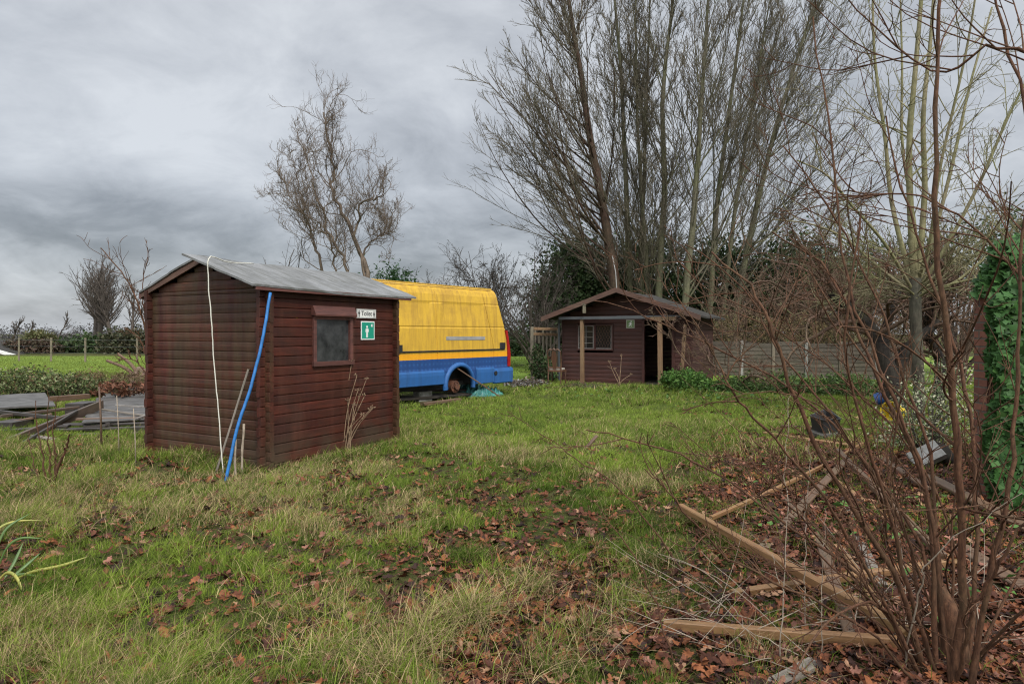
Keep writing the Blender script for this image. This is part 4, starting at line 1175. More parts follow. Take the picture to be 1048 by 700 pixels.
for k, d, r, nl, bias, lr_, kw, m1, lab in (
    (1, 26, .24, 62, (-.45, 0, 0), .50, dict(lowang=1.05, shr=.98), 'bark_dark', 'tall bare tree with a single dark reddish trunk rising behind the cabin ridge'),
    (2, 28, .16, 26, (-.5, 0, 0), .46, dict(lowang=.7, shr=.8), 'bark_big', 'greenish multi-stemmed bare tree just right of the dark trunk behind the cabin'),
    (3, 27, .18, 26, (0, 0, 0), .44, dict(lowang=.65, shr=.8), 'bark_big', 'stout greenish bare tree in the middle of the clump, over the cabin roof right slope'),
    (4, 25.5, .165, 30, (.2, -.2, 0), .46, dict(lowang=.7, shr=.8), 'bark_big', 'bare tree leaning right with a slender green trunk behind the cabin eave'),
    (5, 28, .155, 26, (.5, 0, 0), .48, dict(lowang=.75, shr=.8), 'bark_big', 'twin-stemmed bare tree at the back of the clump right of the cabin'),
    (6, 29, .18, 48, (.6, 0, 0), .54, dict(lowang=1.0, shr=.85), 'bark_big', 'rightmost bare tree of the tall clump, spreading over the board fence')):
    bq = basept(TP[k][0][0][0], d)
    bare_tree('tree', lab, 'tree', GT, bq, fan_tree(k, bq, TP[k], r, nl, bias, .12, lr_, **kw), M[m1], M['bark_twig'])

# corkscrew willow
def willow(seed, base, H, stemspec):
    rng = np.random.default_rng(seed)
    TT = []
    for (pts, r) in stemspec:
        p = smooth_path(pts, 26); rr_ = np.linspace(r, r * .22, 26); p[2:-1] += np.cumsum(rng.normal(0, .035, (23, 3)), 0) * .6 + rng.normal(0, .045, (23, 3)); TT.append((p, rr_ * .62))
    T = (np.array([t[0] for t in TT]), np.array([t[1] for t in TT]))
    A = offshoots(rng, T[0], T[1], 20, .16, .99, (.8, .45), .2, .45, 14, .07, 1.5, .42, .015, .3, .55, kink=.24)
    B = offshoots(rng, A[0], A[1], 9, .1, .98, .5, .2, .50, 10, .1, 1.2, .55, .0075, .4, .5, kink=.28)
    D = offshoots(rng, B[0], B[1], 6, .1, 1, .45, .2, .85, 8, .09, 1.5, .6, .0048, .6, .5, kink=.26)
    return [(T[0], T[1], 7)], [(A[0], A[1], 5), (B[0], B[1], 4), (D[0], D[1], 3)]
dw = 26.0; bw = basept(378, dw)
W_ = lambda *pp: [at(a, b if b > 290 else 290 + (b - 290) * .86, dw + c) for a, b, c in pp]
sp = [(W_((382, 345, 0), (377, 280, 0), (366, 245, .1), (352, 210, .2), (340, 180, .3), (344, 150, .3), (338, 110, .2), (332, 88, .2)), .17),
      (W_((376, 330, 0), (358, 285, -.4), (348, 250, -.6), (334, 225, -.6), (330, 195, -.8), (318, 160, -.9), (314, 130, -.9)), .11),
      (W_((360, 345, .5), (332, 275, .8), (322, 240, .9), (312, 205, 1.0), (305, 175, 1.0), (300, 150, 1.0)), .11),
      (W_((377, 300, 0), (366, 235, 0), (372, 200, -.4), (386, 188, -.6), (394, 186, -.8), (398, 160, -.8)), .09),
      (W_((380, 320, 0), (372, 262, .5), (384, 240, .9), (398, 232, 1.1), (404, 205, 1.2)), .08),
      (W_((362, 340, .2), (345, 275, .3), (336, 240, 0), (322, 215, -.4), (300, 195, -.5), (285, 150, -.6)), .07)]
bare_tree('corkscrew_willow', 'bare corkscrew willow with kinked branches rising behind the shed roof', 'tree', None, bw, willow(9, bw, 11, sp), M['bark_willow'])

# arching bare bush left of the willow
def thicket(seed, base, n, H, r, lean=(0, 0), spread=.5, wob=.06, up=-.2, kids=(7, 5, 3), kink=.05, rmin=.006, n1=14, lr=.5, nseg_up=.35):
    rng = np.random.default_rng(seed)
    az = rng.uniform(0, 2 * np.pi, n); q = rng.uniform(.2, 1, n) * spread
    dirs = np.stack([np.cos(az) * q + lean[0], np.sin(az) * q + lean[1], np.ones(n)], -1)
    st = np.array(base)[None] + np.stack([np.cos(az) * .15 * q, np.sin(az) * .15 * q, np.full(n, -.08)], -1)
    T = stems(rng, st, dirs, H * rng.uniform(.6, 1.1, n), r * rng.uniform(.5, 1, n), n1, wob, up, .25, kink)
    A = offshoots(rng, T[0], T[1], kids[0], .2, .98, .7, .2, lr, 9, .07, nseg_up, .55, rmin * 1.3, .4, .5, kink=kink)
    B = offshoots(rng, A[0], A[1], kids[1], .1, 1, .7, .2, .5, 6, .09, .3, .6, rmin, .6, .5, kink=kink)
    sets = [(A[0], A[1], 4), (B[0], B[1], 3)]
    if kids[2]:
        D = offshoots(rng, B[0], B[1], kids[2], .1, 1, .7, .2, .5, 4, .1, .2, .7, rmin * .8, .7, .4, kink=kink); sets.append((D[0], D[1], 3))
    return [(T[0], T[1], 6)], sets
b = basept(300, 22); bare_tree('bush', 'low arching bare bush behind the shed, left of the willow', 'bush', None, b, thicket(14, b, 9, 4.3, .05, (-.28, 0), .6, .05, -.5, (6, 4, 2)), M['bark_far'])
b = basept(500, 31); bare_tree('bush', 'bare brown bushy tree behind the yellow van tail', 'bush', None, b, thicket(15, b, 22, 5.2, .06, (-.1, 0), .55, .05, .3, (9, 6, 3), rmin=.009), M['bark_far'])
b = basept(548, 27); bare_tree('bush', 'bare olive-brown bush between the van and the trellis', 'bush', None, b, thicket(16, b, 20, 5.0, .06, (.05, 0), .5, .05, .3, (9, 6, 3), rmin=.008), M['bark_far'])
b = basept(462, 34); bare_tree('bush', 'small bare twiggy tree showing above the van roof', 'bush', None, b, thicket(18, b, 14, 4.9, .06, (0, 0), .5, .05, .3, (8, 5, 3), rmin=.009), M['bark_far'])
# ruddy thickets over the fence on the right
for k, (px, d, H, lab) in enumerate(((785, 25.5, 5.2, 'ruddy thicket of bare twigs right of the cabin side wall'), (825, 25, 6.2, 'tall ruddy thicket of bare twigs behind the board fence middle'), (872, 24, 6.0, 'dense ruddy twig thicket left of the dark leaning trunk'), (985, 19, 4.8, 'ruddy twig thicket behind the brick wall and pale pollard'), (745, 17, 2.6, 'low reddish bramble canes beside the cabin right corner'))):
    b = basept(px, d); bare_tree('thicket', lab, 'bush', 'ruddy twig thickets by the board fence', b, thicket(30 + k, b, (15, 15, 15, 15, 6)[k], H, .045, (0, 0), .75, .07, -.2, (8, 6, 3), .08, .0075), M['bark_thicket'])

# pale pollard on the right
dp = 11.3
def pollard():
    rng = np.random.default_rng(77)
    trunk = smooth_path([at(941, 440, dp), at(941, 400, dp), at(938, 350, dp), at(936, 305, dp), at(936, 285, dp)], 14)
    T = (trunk[None], np.linspace(.088, .10, 14)[None])
    spec = [((936, 292, 0), (931, 220, -.1), (929, 150, -.2), (934, 80, -.2), (940, 0, -.1), (942, -60, 0), .085),
            ((938, 292, 0), (945, 200, .1), (943, 120, .1), (950, 40, .2), (956, -60, .2), .075),
            ((934, 296, 0), (912, 210, .3), (904, 140, .4), (893, 60, .5), (890, -20, .5), .060),
            ((940, 290, 0), (958, 230, .3), (975, 160, .5), (990, 90, .6), (1012, 10, .8), .055),
            ((940, 295, 0), (966, 255, -.2), (1000, 190, -.4), (1030, 120, -.6), (1060, 60, -.8), .050),
            ((934, 298, 0), (905, 250, -.3), (870, 210, -.6), (845, 180, -.8), (815, 165, -1), .040),
            ((933, 300, 0), (900, 275, .2), (865, 245, .4), (830, 230, .6), (790, 225, .8), .038),
            ((938, 288, 0), (935, 230, .5), (922, 150, .8), (921, 70, 1), (918, -20, 1.2), .050),
            ((942, 300, 0), (975, 290, .1), (1010, 262, .2), (1045, 240, .3), (1090, 210, .5), .04),
            ((940, 285, 0), (952, 240, -.5), (961, 170, -.8), (985, 60, -1.1), (998, -20, -1.3), .045)]
    L = [smooth_path([at(a, b, dp + c) for a, b, c in s[:-1]], 20) for s in spec]
    LR = [np.linspace(s[-1] * .72, s[-1] * .27, 20) for s in spec]
    A = (np.array(L), np.array(LR))
    n = 22; az = rng.uniform(0, 2 * np.pi, n); hd = at(937, 300, dp)
    Xs = stems(rng, hd[None] + rng.normal(0, .08, (n, 3)), np.stack([np.cos(az), np.sin(az), rng.uniform(.05, .9, n)], -1), rng.uniform(1.2, 3.0, n), rng.uniform(.010, .020, n), 20, .06, .15, .35)
    A = (np.concatenate([A[0], Xs[0]]), np.concatenate([A[1], Xs[1]]))
    B = offshoots(rng, A[0], A[1], 9, .25, .98, .75, .2, .42, 10, .05, .5, .38, .009, .3, .4)
    D = offshoots(rng, B[0], B[1], 5, .15, 1, .7, .2, .5, 6, .06, .3, .6, .0055, .5, .5)
    E = offshoots(rng, D[0], D[1], 2, .2, 1, .7, .2, .6, 4, .06, .3, .7, .004, .6, .4)
    return [(T[0], T[1], 10)], [(A[0], A[1], 8), (B[0], B[1], 5), (D[0], D[1], 4), (E[0], E[1], 3)]
M['bark_lichen'] = mat_bark('lichened_bark', (.022, .018, .013), (.095, .080, .058), (.13, .13, .09), .5, 1.5)
b = basept(941, dp); bare_tree('pollard_tree', 'pale yellowish bare pollard with straight upright stems near the brick wall', 'tree', None, b, pollard(), M['bark_lichen'], M['bark_pale'])
# old dark tree beside it
def dark_tree():
    rng = np.random.default_rng(78); d = 12.4
    spec = [([(918, 432, 0), (915, 400, 0), (906, 370, .1), (893, 340, .2), (872, 318, .3), (850, 300, .4)], .20), ([(914, 420, 0), (922, 370, .1), (940, 345, .2), (958, 330, .3), (962, 300, .4)], .13), ([(912, 405, 0), (905, 350, .2), (915, 310, .3), (925, 285, .4)], .11), ([(960, 420, .8), (962, 370, .8), (948, 340, .7), (955, 305, .5)], .12)]
    T = (np.array([smooth_path([at(a, b, d + c) for a, b, c in s], 18) for s, r in spec]), np.array([np.linspace(r, r * .4, 18) for s, r in spec]))
    A = offshoots(rng, T[0], T[1], 14, .35, 1, .8, .25, .95, 12, .08, .3, .5, .012, .3, .3, kink=.15)
    B = offshoots(rng, A[0], A[1], 8, .1, 1, .8, .2, .5, 8, .1, .2, .5, .008, .4, .4, kink=.15)
    D = offshoots(rng, B[0], B[1], 4, .1, 1, .8, .2, .5, 5, .1, .2, .6, .0055, .5, .4, kink=.15)
    return [(T[0], T[1], 10)], [(A[0], A[1], 5), (B[0], B[1], 4), (D[0], D[1], 3)]
b = basept(916, 12.4); bare_tree('apple_tree', 'old black-trunked apple tree leaning left beside the pale pollard', 'tree', None, b, dark_tree(), M['bark_black'], M['bark_thicket'])

# distant bare trees on the left
GD = 'bare trees at the far side of the pasture'
def far_tree(seed, px, d, H, r, lab, n=22, l1=.55, stems_n=1, group=GD, lean=(0, 0)):
    b = basept(px, d)
    rng = np.random.default_rng(seed); C = stems_n
    az = rng.uniform(0, 6.28, C); dirs = np.stack([np.cos(az) * .22 + lean[0], np.sin(az) * .22, np.ones(C)], -1)
    T = stems(rng, np.array(b)[None] + np.stack([np.cos(az), np.sin(az), 0 * az], -1) * .5, dirs, H * rng.uniform(.85, 1, C), np.full(C, r), 14, .03, .1, .15)
    A = offshoots(rng, T[0], T[1], n, .30, .97, (1.0, .35), .12, l1 * .95, 10, .04, .8, .45, .05, .3, .55)
    B = offshoots(rng, A[0], A[1], 6, .15, 1, .5, .2, .5, 7, .05, .45, .5, .024, .5, .5)
    D = offshoots(rng, B[0], B[1], 4, .1, 1, .5, .2, .5, 4, .06, .4, .6, .013, .7, .4)
    bare_tree('tree', lab, 'tree', group, b, ([(T[0], T[1], 6), (A[0], A[1], 4)], [(B[0], B[1], 3), (D[0], D[1], 3)]), M['bark_far'])
far_tree(51, 97, 72, 8.6, .30, 'broad bare tree across the pasture, left of the shed', 34, .82, 3)
far_tree(52, 122, 70, 8.0, .26, 'bare tree right of the broad one across the pasture, partly behind the shed edge', 28, .74, 2)
far_tree(53, 53, 85, 4.4, .12, 'slim pale young bare tree across the pasture', 16, .4)
far_tree(54, 145, 62, 6.5, .2, 'bare tree half hidden by the shed left eave', 22, .6, 2)
far_tree(55, 14, 110, 4.0, .15, 'small distant bare tree behind the little house', 18, .6)
far_tree(56, 35, 120, 4.0, .15, 'small distant bare tree between the house and the slim young tree', 18, .6)

# ---------------------------------------------------------------- leafy masses
def leaf_mass(name, label, cat, group, blobs, n, size, pal, mat='leaf_green', seed=0, base=None, clump=.28, per=26, stemr=.05, flat=0., kind=None, aspect=.55):
    """blobs: (centre, radii). Leaves gathered in uneven clumps with gaps"""
    rng = np.random.default_rng(seed)
    blobs = [(np.array(c, float), np.array(r, float)) for c, r in blobs]
    vol = np.array([r.prod() for c, r in blobs]); vol /= vol.sum()
    nc = max(8, n // per)
    bi = rng.choice(len(blobs), nc, p=vol)
    u = unit(rng.normal(0, 1, (nc, 3))); q = rng.uniform(.45, 1.08, nc)[:, None] ** .6
    Cc = np.array([blobs[k][0] for k in bi]) + u * q * np.array([blobs[k][1] for k in bi])
    cs = clump * np.array([blobs[k][1].min() for k in bi]) * rng.uniform(.5, 1.3, nc)
    ci = rng.integers(0, nc, n)
    P = Cc[ci] + rng.normal(0, 1, (n, 3)) * cs[ci][:, None]
    gz = gh(P[:, 0], P[:, 1]); P[:, 2] = np.maximum(P[:, 2], gz + .02)
    pal = np.array(pal); tone = rng.uniform(.7, 1.3, nc)
    C = pal[rng.integers(0, len(pal), n)] * tone[ci][:, None] * rng.uniform(.75, 1.25, (n, 1))
    V, T, C = leaf_quads(rng, P, size * rng.uniform(.6, 1.3, n), C, flat, aspect)
    b = np.array(base if base is not None else (blobs[0][0][0], blobs[0][0][1], 0.0))
    root = empty(name, b, 0, label, cat, group)
    obj('foliage', np_mesh('foliage', V - b, None, T, C), M[mat], root)
    if stemr:
        k = min(nc, 40); tgt = Cc[rng.choice(nc, k, replace=False)]
        s0 = b[None] + rng.normal(0, .06, (k, 3)) * np.array([1, 1, 0]); t = np.linspace(0, 1, 8)[None, :, None]
        mid = s0 + (tgt - s0) * .5 + np.array([0, 0, .2])
        Pp = (1 - t)**2 * s0[:, None] + 2 * t * (1 - t) * mid[:, None] + t**2 * tgt[:, None]
        Vv, Q = tubes([(Pp - b, np.linspace(stemr, stemr * .3, 8)[None].repeat(k, 0), 5)])
        obj('stem', np_mesh('stem', Vv, Q, smooth=True), M['bark_far'], root)
    return root
DG = [(.030, .054, .020), (.045, .074, .026), (.060, .088, .034), (.044, .058, .026)]
MG = [(.05, .085, .025), (.07, .115, .03), (.085, .125, .04)]
def blob(px, py, d, rx, rz, ry=None):
    c = at(px, py, d); k = d / F
    return ((c[0], c[1], c[2]), (rx * k, (ry or rx) * k, rz * k))
GE = 'dark evergreens behind the cabin'
leaf_mass('evergreen_tree', 'dark evergreen standing behind the cabin left eave', 'tree', GE, [blob(585, 300, 30, 30, 52), blob(570, 330, 29, 28, 40), blob(600, 280, 31, 22, 35)], 20000, .18, DG, seed=201, base=(at(585, 300, 30)[0], 30, 0), per=30, stemr=.07)
leaf_mass('evergreen_tree', 'dark evergreen seen between the trunks above the cabin ridge', 'tree', GE, [blob(660, 290, 32, 38, 45), blob(640, 320, 32, 34, 42), blob(690, 310, 32, 30, 42)], 17000, .19, DG, seed=202, base=(at(660, 300, 32)[0], 32, 0), per=30, stemr=.07)
leaf_mass('evergreen_tree', 'dark evergreen behind the cabin right roof end', 'tree', GE, [blob(735, 300, 32, 34, 50), blob(768, 315, 31, 34, 42)], 18000, .19, DG, seed=203, base=(at(745, 300, 32)[0], 32, 0), per=30, stemr=.07)
leaf_mass('evergreen_tree', 'dark evergreen over the board fence left of the ruddy thickets', 'tree', GE, [blob(815, 290, 30, 40, 45), blob(850, 300, 30, 36, 40)], 16000, .18, DG, seed=204, base=(at(825, 300, 30)[0], 30, 0), per=30, stemr=.07)
leaf_mass('evergreen_tree', 'dark evergreen hedge tree showing behind the pollard and brick wall', 'tree', GE, [blob(930, 285, 26, 50, 36), blob(1000, 268, 24, 60, 36), blob(1060, 250, 22, 50, 40)], 11000, .14, DG, seed=205, base=(at(980, 300, 24)[0], 24, 0), per=30, stemr=.06)
leaf_mass('conifer', 'green conifer top showing above the van roof and shed eave', 'tree', None, [blob(402, 300, 30, 24, 24), blob(408, 282, 30, 12, 9), blob(395, 330, 30, 26, 30)], 5000, .2, [(.03, .07, .025), (.045, .09, .035)], seed=206, base=(at(402, 300, 30)[0], 30, 0), per=30, aspect=.3)
leaf_mass('hedge', 'dark hedge behind the trellis gap beyond the bright grass', 'hedge', None, [blob(540, 358, 44, 22, 26, 14), blob(508, 362, 44, 24, 22, 14), blob(570, 355, 44, 22, 28, 14)], 7000, .26, DG, seed=207, per=24, stemr=.05)
# dry straw-coloured bank above the fence
leaf_mass('hedge', 'dry tawny hedge growing over the top of the grey board fence', 'hedge', None, [blob(760, 338, 24, 40, 16, 20), blob(820, 340, 23.6, 45, 16, 20), blob(880, 340, 23, 45, 16, 20), blob(930, 345, 22.6, 30, 18, 20)], 11000, .09, [(.20, .15, .075), (.14, .11, .06), (.24, .175, .08), (.10, .10, .04)], seed=208, base=(at(850, 340, 23.5)[0], 23.6, 0), per=20, aspect=.22, stemr=.03)
# green undergrowth below the fence
for k, (px, py, d, rx, rz, lab) in enumerate(((700, 391, 16.6, 22, 11, 'bright green leafy bush beside the cabin doorway'), (795, 398, 16.6, 38, 14, 'green undergrowth along the foot of the fence left half'), (862, 399, 16.2, 40, 14, 'green undergrowth before the fence right half'), (752, 398, 16.8, 22, 10, 'green bramble clump right of the cabin side wall'))):
    leaf_mass('shrub', lab, 'shrub', 'green undergrowth between cabin and pollard', [blob(px, py, d, rx, rz), blob(px + 16, py + 4, d - .3, rx * .7, rz * .8)], 4200, .085, [(.075, .155, .030), (.05, .105, .025), (.10, .17, .04)] if k in (0,) else MG, seed=210 + k, per=16, stemr=.012)
leaf_mass('ivy_bush', 'dark ivy tangle at the trellis foot beside the dining chair', 'shrub', None, [blob(553, 378, 21.0, 9, 14), blob(549, 366, 21.2, 6, 12), blob(561, 386, 20.8, 8, 7)], 2600, .085, [(.03, .055, .02), (.05, .085, .03), (.06, .055, .03)], seed=216, per=18, stemr=.012)
leaf_mass('variegated_shrub', 'cream-leaved variegated shrub at the pollard foot, left of the ivy wall', 'shrub', None, [blob(950, 425, 8.7, 36, 34), blob(972, 395, 8.9, 20, 28), blob(925, 445, 8.4, 26, 18), blob(985, 440, 8.5, 18, 22)], 2900, .042, [(.33, .33, .21), (.25, .28, .16), (.37, .35, .25), (.10, .14, .06), (.06, .10, .035)], seed=217, per=14, stemr=.012)
for k, (px, py, d, rx, rz, lab) in enumerate(((20, 392, 15.5, 34, 13, 'leafy bramble heap at the left behind the timber pile'), (62, 394, 15.2, 26, 11, 'bramble heap nearest the shed behind the timber pile'), (95, 398, 16, 22, 9, 'thin bramble patch between the bramble heap and shed'))):
    leaf_mass('bramble', lab, 'bramble', 'brambles behind the timber pile', [blob(px, py, d, rx, rz), blob(px + 14, py + 3, d, rx * .8, rz * .7)], 3400 - 700 * k, .075, [(.075, .105, .035), (.12, .145, .055), (.17, .18, .09), (.12, .085, .045), (.05, .07, .025)], seed=220 + k, per=12, stemr=.01)
# far hedges and woods
GH = 'hedges along the far side of the pasture'
for k, (px, py, d, rx, rz, pal_, lab) in enumerate(((30, 352, 50, 26, 10, [(.07, .045, .032), (.06, .05, .03)], 'brown bare hedge beside the small house across the pasture'), (90, 350, 52, 34, 14, DG, 'dark green hedge below the broad bare tree'), (130, 348, 50, 26, 20, [(.06, .055, .03), (.045, .05, .025)], 'olive brown hedge at the shed left edge across the pasture'), (40, 342, 80, 12, 9, [(.12, .11, .05), (.09, .10, .04)], 'yellowish green round bush beyond the pasture hedge'), (180, 350, 52, 50, 18, DG, 'dark hedge hidden mostly behind the shed'), (-60, 350, 52, 60, 14, DG, 'dark hedge beyond the left picture edge'))):
    leaf_mass('hedge', lab, 'hedge', GH, [blob(px, py + 4, d, rx, rz * .72, 16), blob(px + rx * .6, py + 7, d, rx * .6, rz * .6, 14)], 3800, .28, pal_, seed=230 + k, per=20, stemr=.05)
rng = np.random.default_rng(250)
bl = []
for k in range(60):
    a = -70 + k * 2.4; d = 170 + 30 * rng.random(); px = -160 + k * 16
    c = at(px, 338 - 3 * rng.random(), d); bl.append(((c[0], c[1], .0), (9, 6, (1.6 + 1.9 * rng.random()))))
ob = leaf_mass('distant_woods', None, None, None, bl, 50000, .55, [(.085, .080, .078), (.070, .070, .068), (.095, .085, .08)], seed=251, per=30, stemr=0)
V_ = ob.children[0]; me_ = V_.data; bpy.data.objects.remove(ob)
V_.name = 'distant_woods'; V_.location = (bl[0][0][0], bl[0][0][1], 0); V_['kind'] = 'stuff'

# small house across the field
hs = empty('house', at(-34, 365, 47) * np.array([1, 1, 0]) + np.array([0, 0, -1.0]), R(12), 'small red brick house with a pale gable far across the pasture', 'house')
mb = MB(); mb.prism([(-3.2, 0), (3.2, 0), (3.2, 1.0), (0, 2.05), (-3.2, 1.0)], (0, 0, -.2), (1, 0, 0), (0, 0, 1), (0, 1, 0), 6); mb.build('wall', M['brick'], hs)
for s in (1, -1):
    mb = MB(); mb.prism([(0, 0), (3.7, -1.21), (3.7, -1.37), (0, -.16)], (0, -.3, 2.05), (s, 0, 0), (0, 0, 1), (0, 1, 0), 6.6); rf = mb.build('roof', M['felt_dark'], hs)
    mb = MB(); mb.prism([(0, .02), (3.7, -1.19), (3.7, -1.45), (0, -.24)], (0, -.34, 2.05), (s, 0, 0), (0, 0, 1), (0, 1, 0), .05); mb.build('bargeboard', M['white'], rf)
mb = MB(); mb.box((1.4, -.02, .45), (.9, .06, .7)); mb.build('window', M['white'], hs)

# pasture fence: posts and wires
fr_ = empty('pasture_fence', at(80, 372, 34) * np.array([1, 1, 0]), 0, 'post and wire fence running across the pasture behind the brambles', 'fence')
pts = [(-60, 37), (-20, 36.5), (19, 36), (52, 35.5), (87, 35), (140, 34), (190, 33.5)]
prevp = None; mbw = MB()
for px, d in pts:
    q = at(px, 341, d); w = np.array([q[0], q[1], 0.0]) - np.array(fr_.location)
    mb = MB(); mb.tube([w + (0, 0, -.2), w + (.01, 0, .6), w + (0.02, 0, 1.3)], [.055, .05, .05], 7); mb.build('post', M['grey_wood_z'], fr_)
    if prevp is not None:
        for z in (.5, .85, 1.2): mbw.tube([prevp + (0, -.05, z), (prevp + w) / 2 + (0, -.05, z - .03), w + (0, -.05, z)], .006, 4)
    prevp = w
mbw.build('wire', M['gutter'], fr_)

# grey board fence on the right
fb = empty('board_fence', at(735, 385, 23.5) * np.array([1, 1, 0]), 0, 'low weathered grey board fence running behind the undergrowth right of the cabin', 'fence')
a_, b_ = at(728, 385, 23.8), at(935, 385, 21.0); n = 6
for k in range(n):
    p0 = a_ + (b_ - a_) * k / n - np.array(fb.location); p1 = a_ + (b_ - a_) * (k + 1) / n - np.array(fb.location)
    mb = MB()
    for i in range(9):
        z = .1 + i * .135 - (.05 if k % 2 else 0)
        mb.beam((p0[0] + .06, p0[1], z), (p1[0] - .06, p1[1], z + .01 * math.sin(k * 3 + i)), .018, .142, roll=.10)
    mb.build('fence_panel', M['fence_wood'], fb)
for k in range(n + 1):
    p0 = a_ + (b_ - a_) * k / n - np.array(fb.location)
    mb = MB(); mb.beam((p0[0], p0[1], -.1), (p0[0], p0[1], 1.28), .1, .1); mb.build('post', M['concrete'] if k % 2 else M['grey_wood_z'], fb)
# ---------------------------------------------------------------- ivy wall on the right
bw_ = empty('brick_wall', (4.36, 6.0, 0), 0, 'old red brick wall end at the right, half buried in ivy', 'wall')
mb = MB(); mb.box((1.9, .09, .90), (3.8, .17, 2.0)); mb.build('masonry', M['brick'], bw_)
mb = MB(); mb.box((1.9, .09, 1.93), (3.83, .21, .055), ch=.01); mb.build('coping', M['brick'], bw_)
def ivy_leaves(rng, P, Nrm, size, C):
    N = len(P)
    O = np.array([(0, -.45), (.34, -.5), (.30, -.12), (.52, .02), (.20, .18), (0, .6), (-.20, .18), (-.52, .02), (-.30, -.12), (-.34, -.5)])
    k = len(O)
    n = unit(Nrm + rng.normal(0, .38, (N, 3))); dn = unit(np.array([0, -.15, -1.0]) + rng.normal(0, .5, (N, 3)))
    s = unit(np.cross(dn, n)); t = unit(np.cross(n, s))
    u = O[None, :, 0] + rng.normal(0, .03, (N, k)); v = O[None, :, 1] + rng.normal(0, .03, (N, k))
    w = -.28 * np.abs(u) ** 1.5 - .12 * v**2
    Q = P[:, None] + (s[:, None] * u[..., None] + t[:, None] * -v[..., None] + n[:, None] * w[..., None]) * size[:, None, None]
    Q = np.concatenate([P[:, None], Q], 1); b = np.arange(N)[:, None] * (k + 1); r = np.arange(k)[None]
    T = np.stack([b + 0 * r, b + 1 + r, b + 1 + (r + 1) % k], -1).reshape(-1, 3)
    return Q.reshape(-1, 3), T, np.repeat(C, k + 1, axis=0)
rng = np.random.default_rng(301); N = 21000
x = 4.28 + rng.random(N)**1.1 * 2.6; z = rng.uniform(-.02, 1, N)
topz_ = 1.95 + .50 * sstep(4.30, 4.55, x) + (fbm(x * 3, x * 0 + 2, 5) - .5) * .3
z = z * topz_
edge = 4.30 + (fbm(z * 2.2, z * 0, 9, 3) - .5) * .34; keep = x > edge; x, z, topz_ = x[keep], z[keep], topz_[keep]; N = len(x)
bulge = .10 + .30 * fbm(x * 1.8, z * 1.8, 15, 3) + .12 * sstep(.2, .0, z) 
lay = rng.random(N)
y = 6.0 - bulge * (0.35 + .65 * lay); yt = rng.random(N) < .0
back = (z > 1.9); y = np.where(back, 6.12 - (rng.random(N) - .3) * .7 * np.sqrt(np.clip((topz_ - z) / .5, 0, 1)), y)
Pp = np.stack([x, y, z], -1); Nn = np.stack([-.25 + 0 * x, -1 + 0 * x, .35 + .8 * (z > topz_ - .2)], -1)
C = np.array([.021, .053, .013]) * rng.uniform(.6, 2.0, (N, 1)) + np.array([.012, .02, .004]) * (rng.random((N, 1)) < .25)
V, T, Cc = ivy_leaves(rng, Pp, Nn, rng.uniform(.06, .12, N), C)
iv = empty('ivy', (4.9, 6.0, 0), 0, 'thick dark green ivy smothering the brick wall at the right', 'ivy')
off = np.array([4.9, 6.0, 0]); obj('leaves', np_mesh('leaves', V - off, None, T, Cc), M['leaf_green'], iv)
k = 34; s0 = np.stack([rng.uniform(4.3, 6.6, k), np.full(k, 5.96), np.zeros(k)], -1)
T_ = stems(rng, s0, np.array([[0, 0, 1.]]).repeat(k, 0), rng.uniform(1.4, 2.3, k), np.full(k, .012), 12, .1, .2, .3)
p_ = T_[0].copy(); p_[..., 1] = np.minimum(np.maximum(p_[..., 1], 5.86), 5.985); V, Q = tubes([(p_ - off, T_[1], 5)]); obj('stem', np_mesh('stem', V, Q, smooth=True), M['bark_shrub'], iv)

# ---------------------------------------------------------------- foreground bare shrub
def px_stems(spec, n=22, fat=1.0):
    spec = [(s, r * fat if r > .005 else r) for s, r in spec]
    P = [smooth_path([at(a, b, d) for a, b, d in s], n) for s, r in spec]
    for p in P: p[1:-1] += np.cumsum(np.random.default_rng(int(abs(p[0, 0] * 1e4))).normal(0, .004, (n - 2, 3)), 0) * .8 + np.random.default_rng(int(abs(p[1, 0] * 1e4))).normal(0, .005, (n - 2, 3))
    return np.array(P), np.array([np.linspace(r, r * .35, n) * (1 + .22 * (vnoise(np.arange(n) * 1.7, np.full(n, 10 + 900 * r + s[1][0]), 4) - .5) + .10 * (np.arange(n) % 4 == 1)) for s, r in spec])
def shrub(name, label, base, spec, seed, kids, mat='bark_shrub', extra=None, rmin=.0022, lr=.34, ang=.7):
    rng = np.random.default_rng(seed); base = np.array(base, float)
    T = px_stems(spec)
    tr_ = [(T[0], T[1], 8)]
    if extra is not None: tr_.append((extra[0], extra[1], 7))
    cr = []
    for S in ([T] + ([extra] if extra is not None else [])):
        A = offshoots(rng, S[0], S[1], kids[0], .2, .98, ang, .2, lr, 9, .07, .35, .5, rmin * 1.4, .45, .5)
        B = offshoots(rng, A[0], A[1], kids[1], .15, 1, .7, .2, .45, 6, .08, .3, .6, rmin, .6, .4)
        cr += [(A[0], A[1], 5), (B[0], B[1], 4)]
        if kids[2]:
            D = offshoots(rng, B[0], B[1], kids[2], .15, 1, .7, .2, .5, 4, .08, .3, .7, rmin * .8, .7, .4); cr.append((D[0], D[1], 3))
    root = empty(name, base, 0, label, 'shrub')
    for nm, s in (('stem', tr_), ('twigs', cr)):
        V, Q = tubes([(p - base, r, k) for p, r, k in s]); obj(nm, np_mesh(nm, V, Q, smooth=True), M[mat], root)
    return root
b = onground(968, 690)
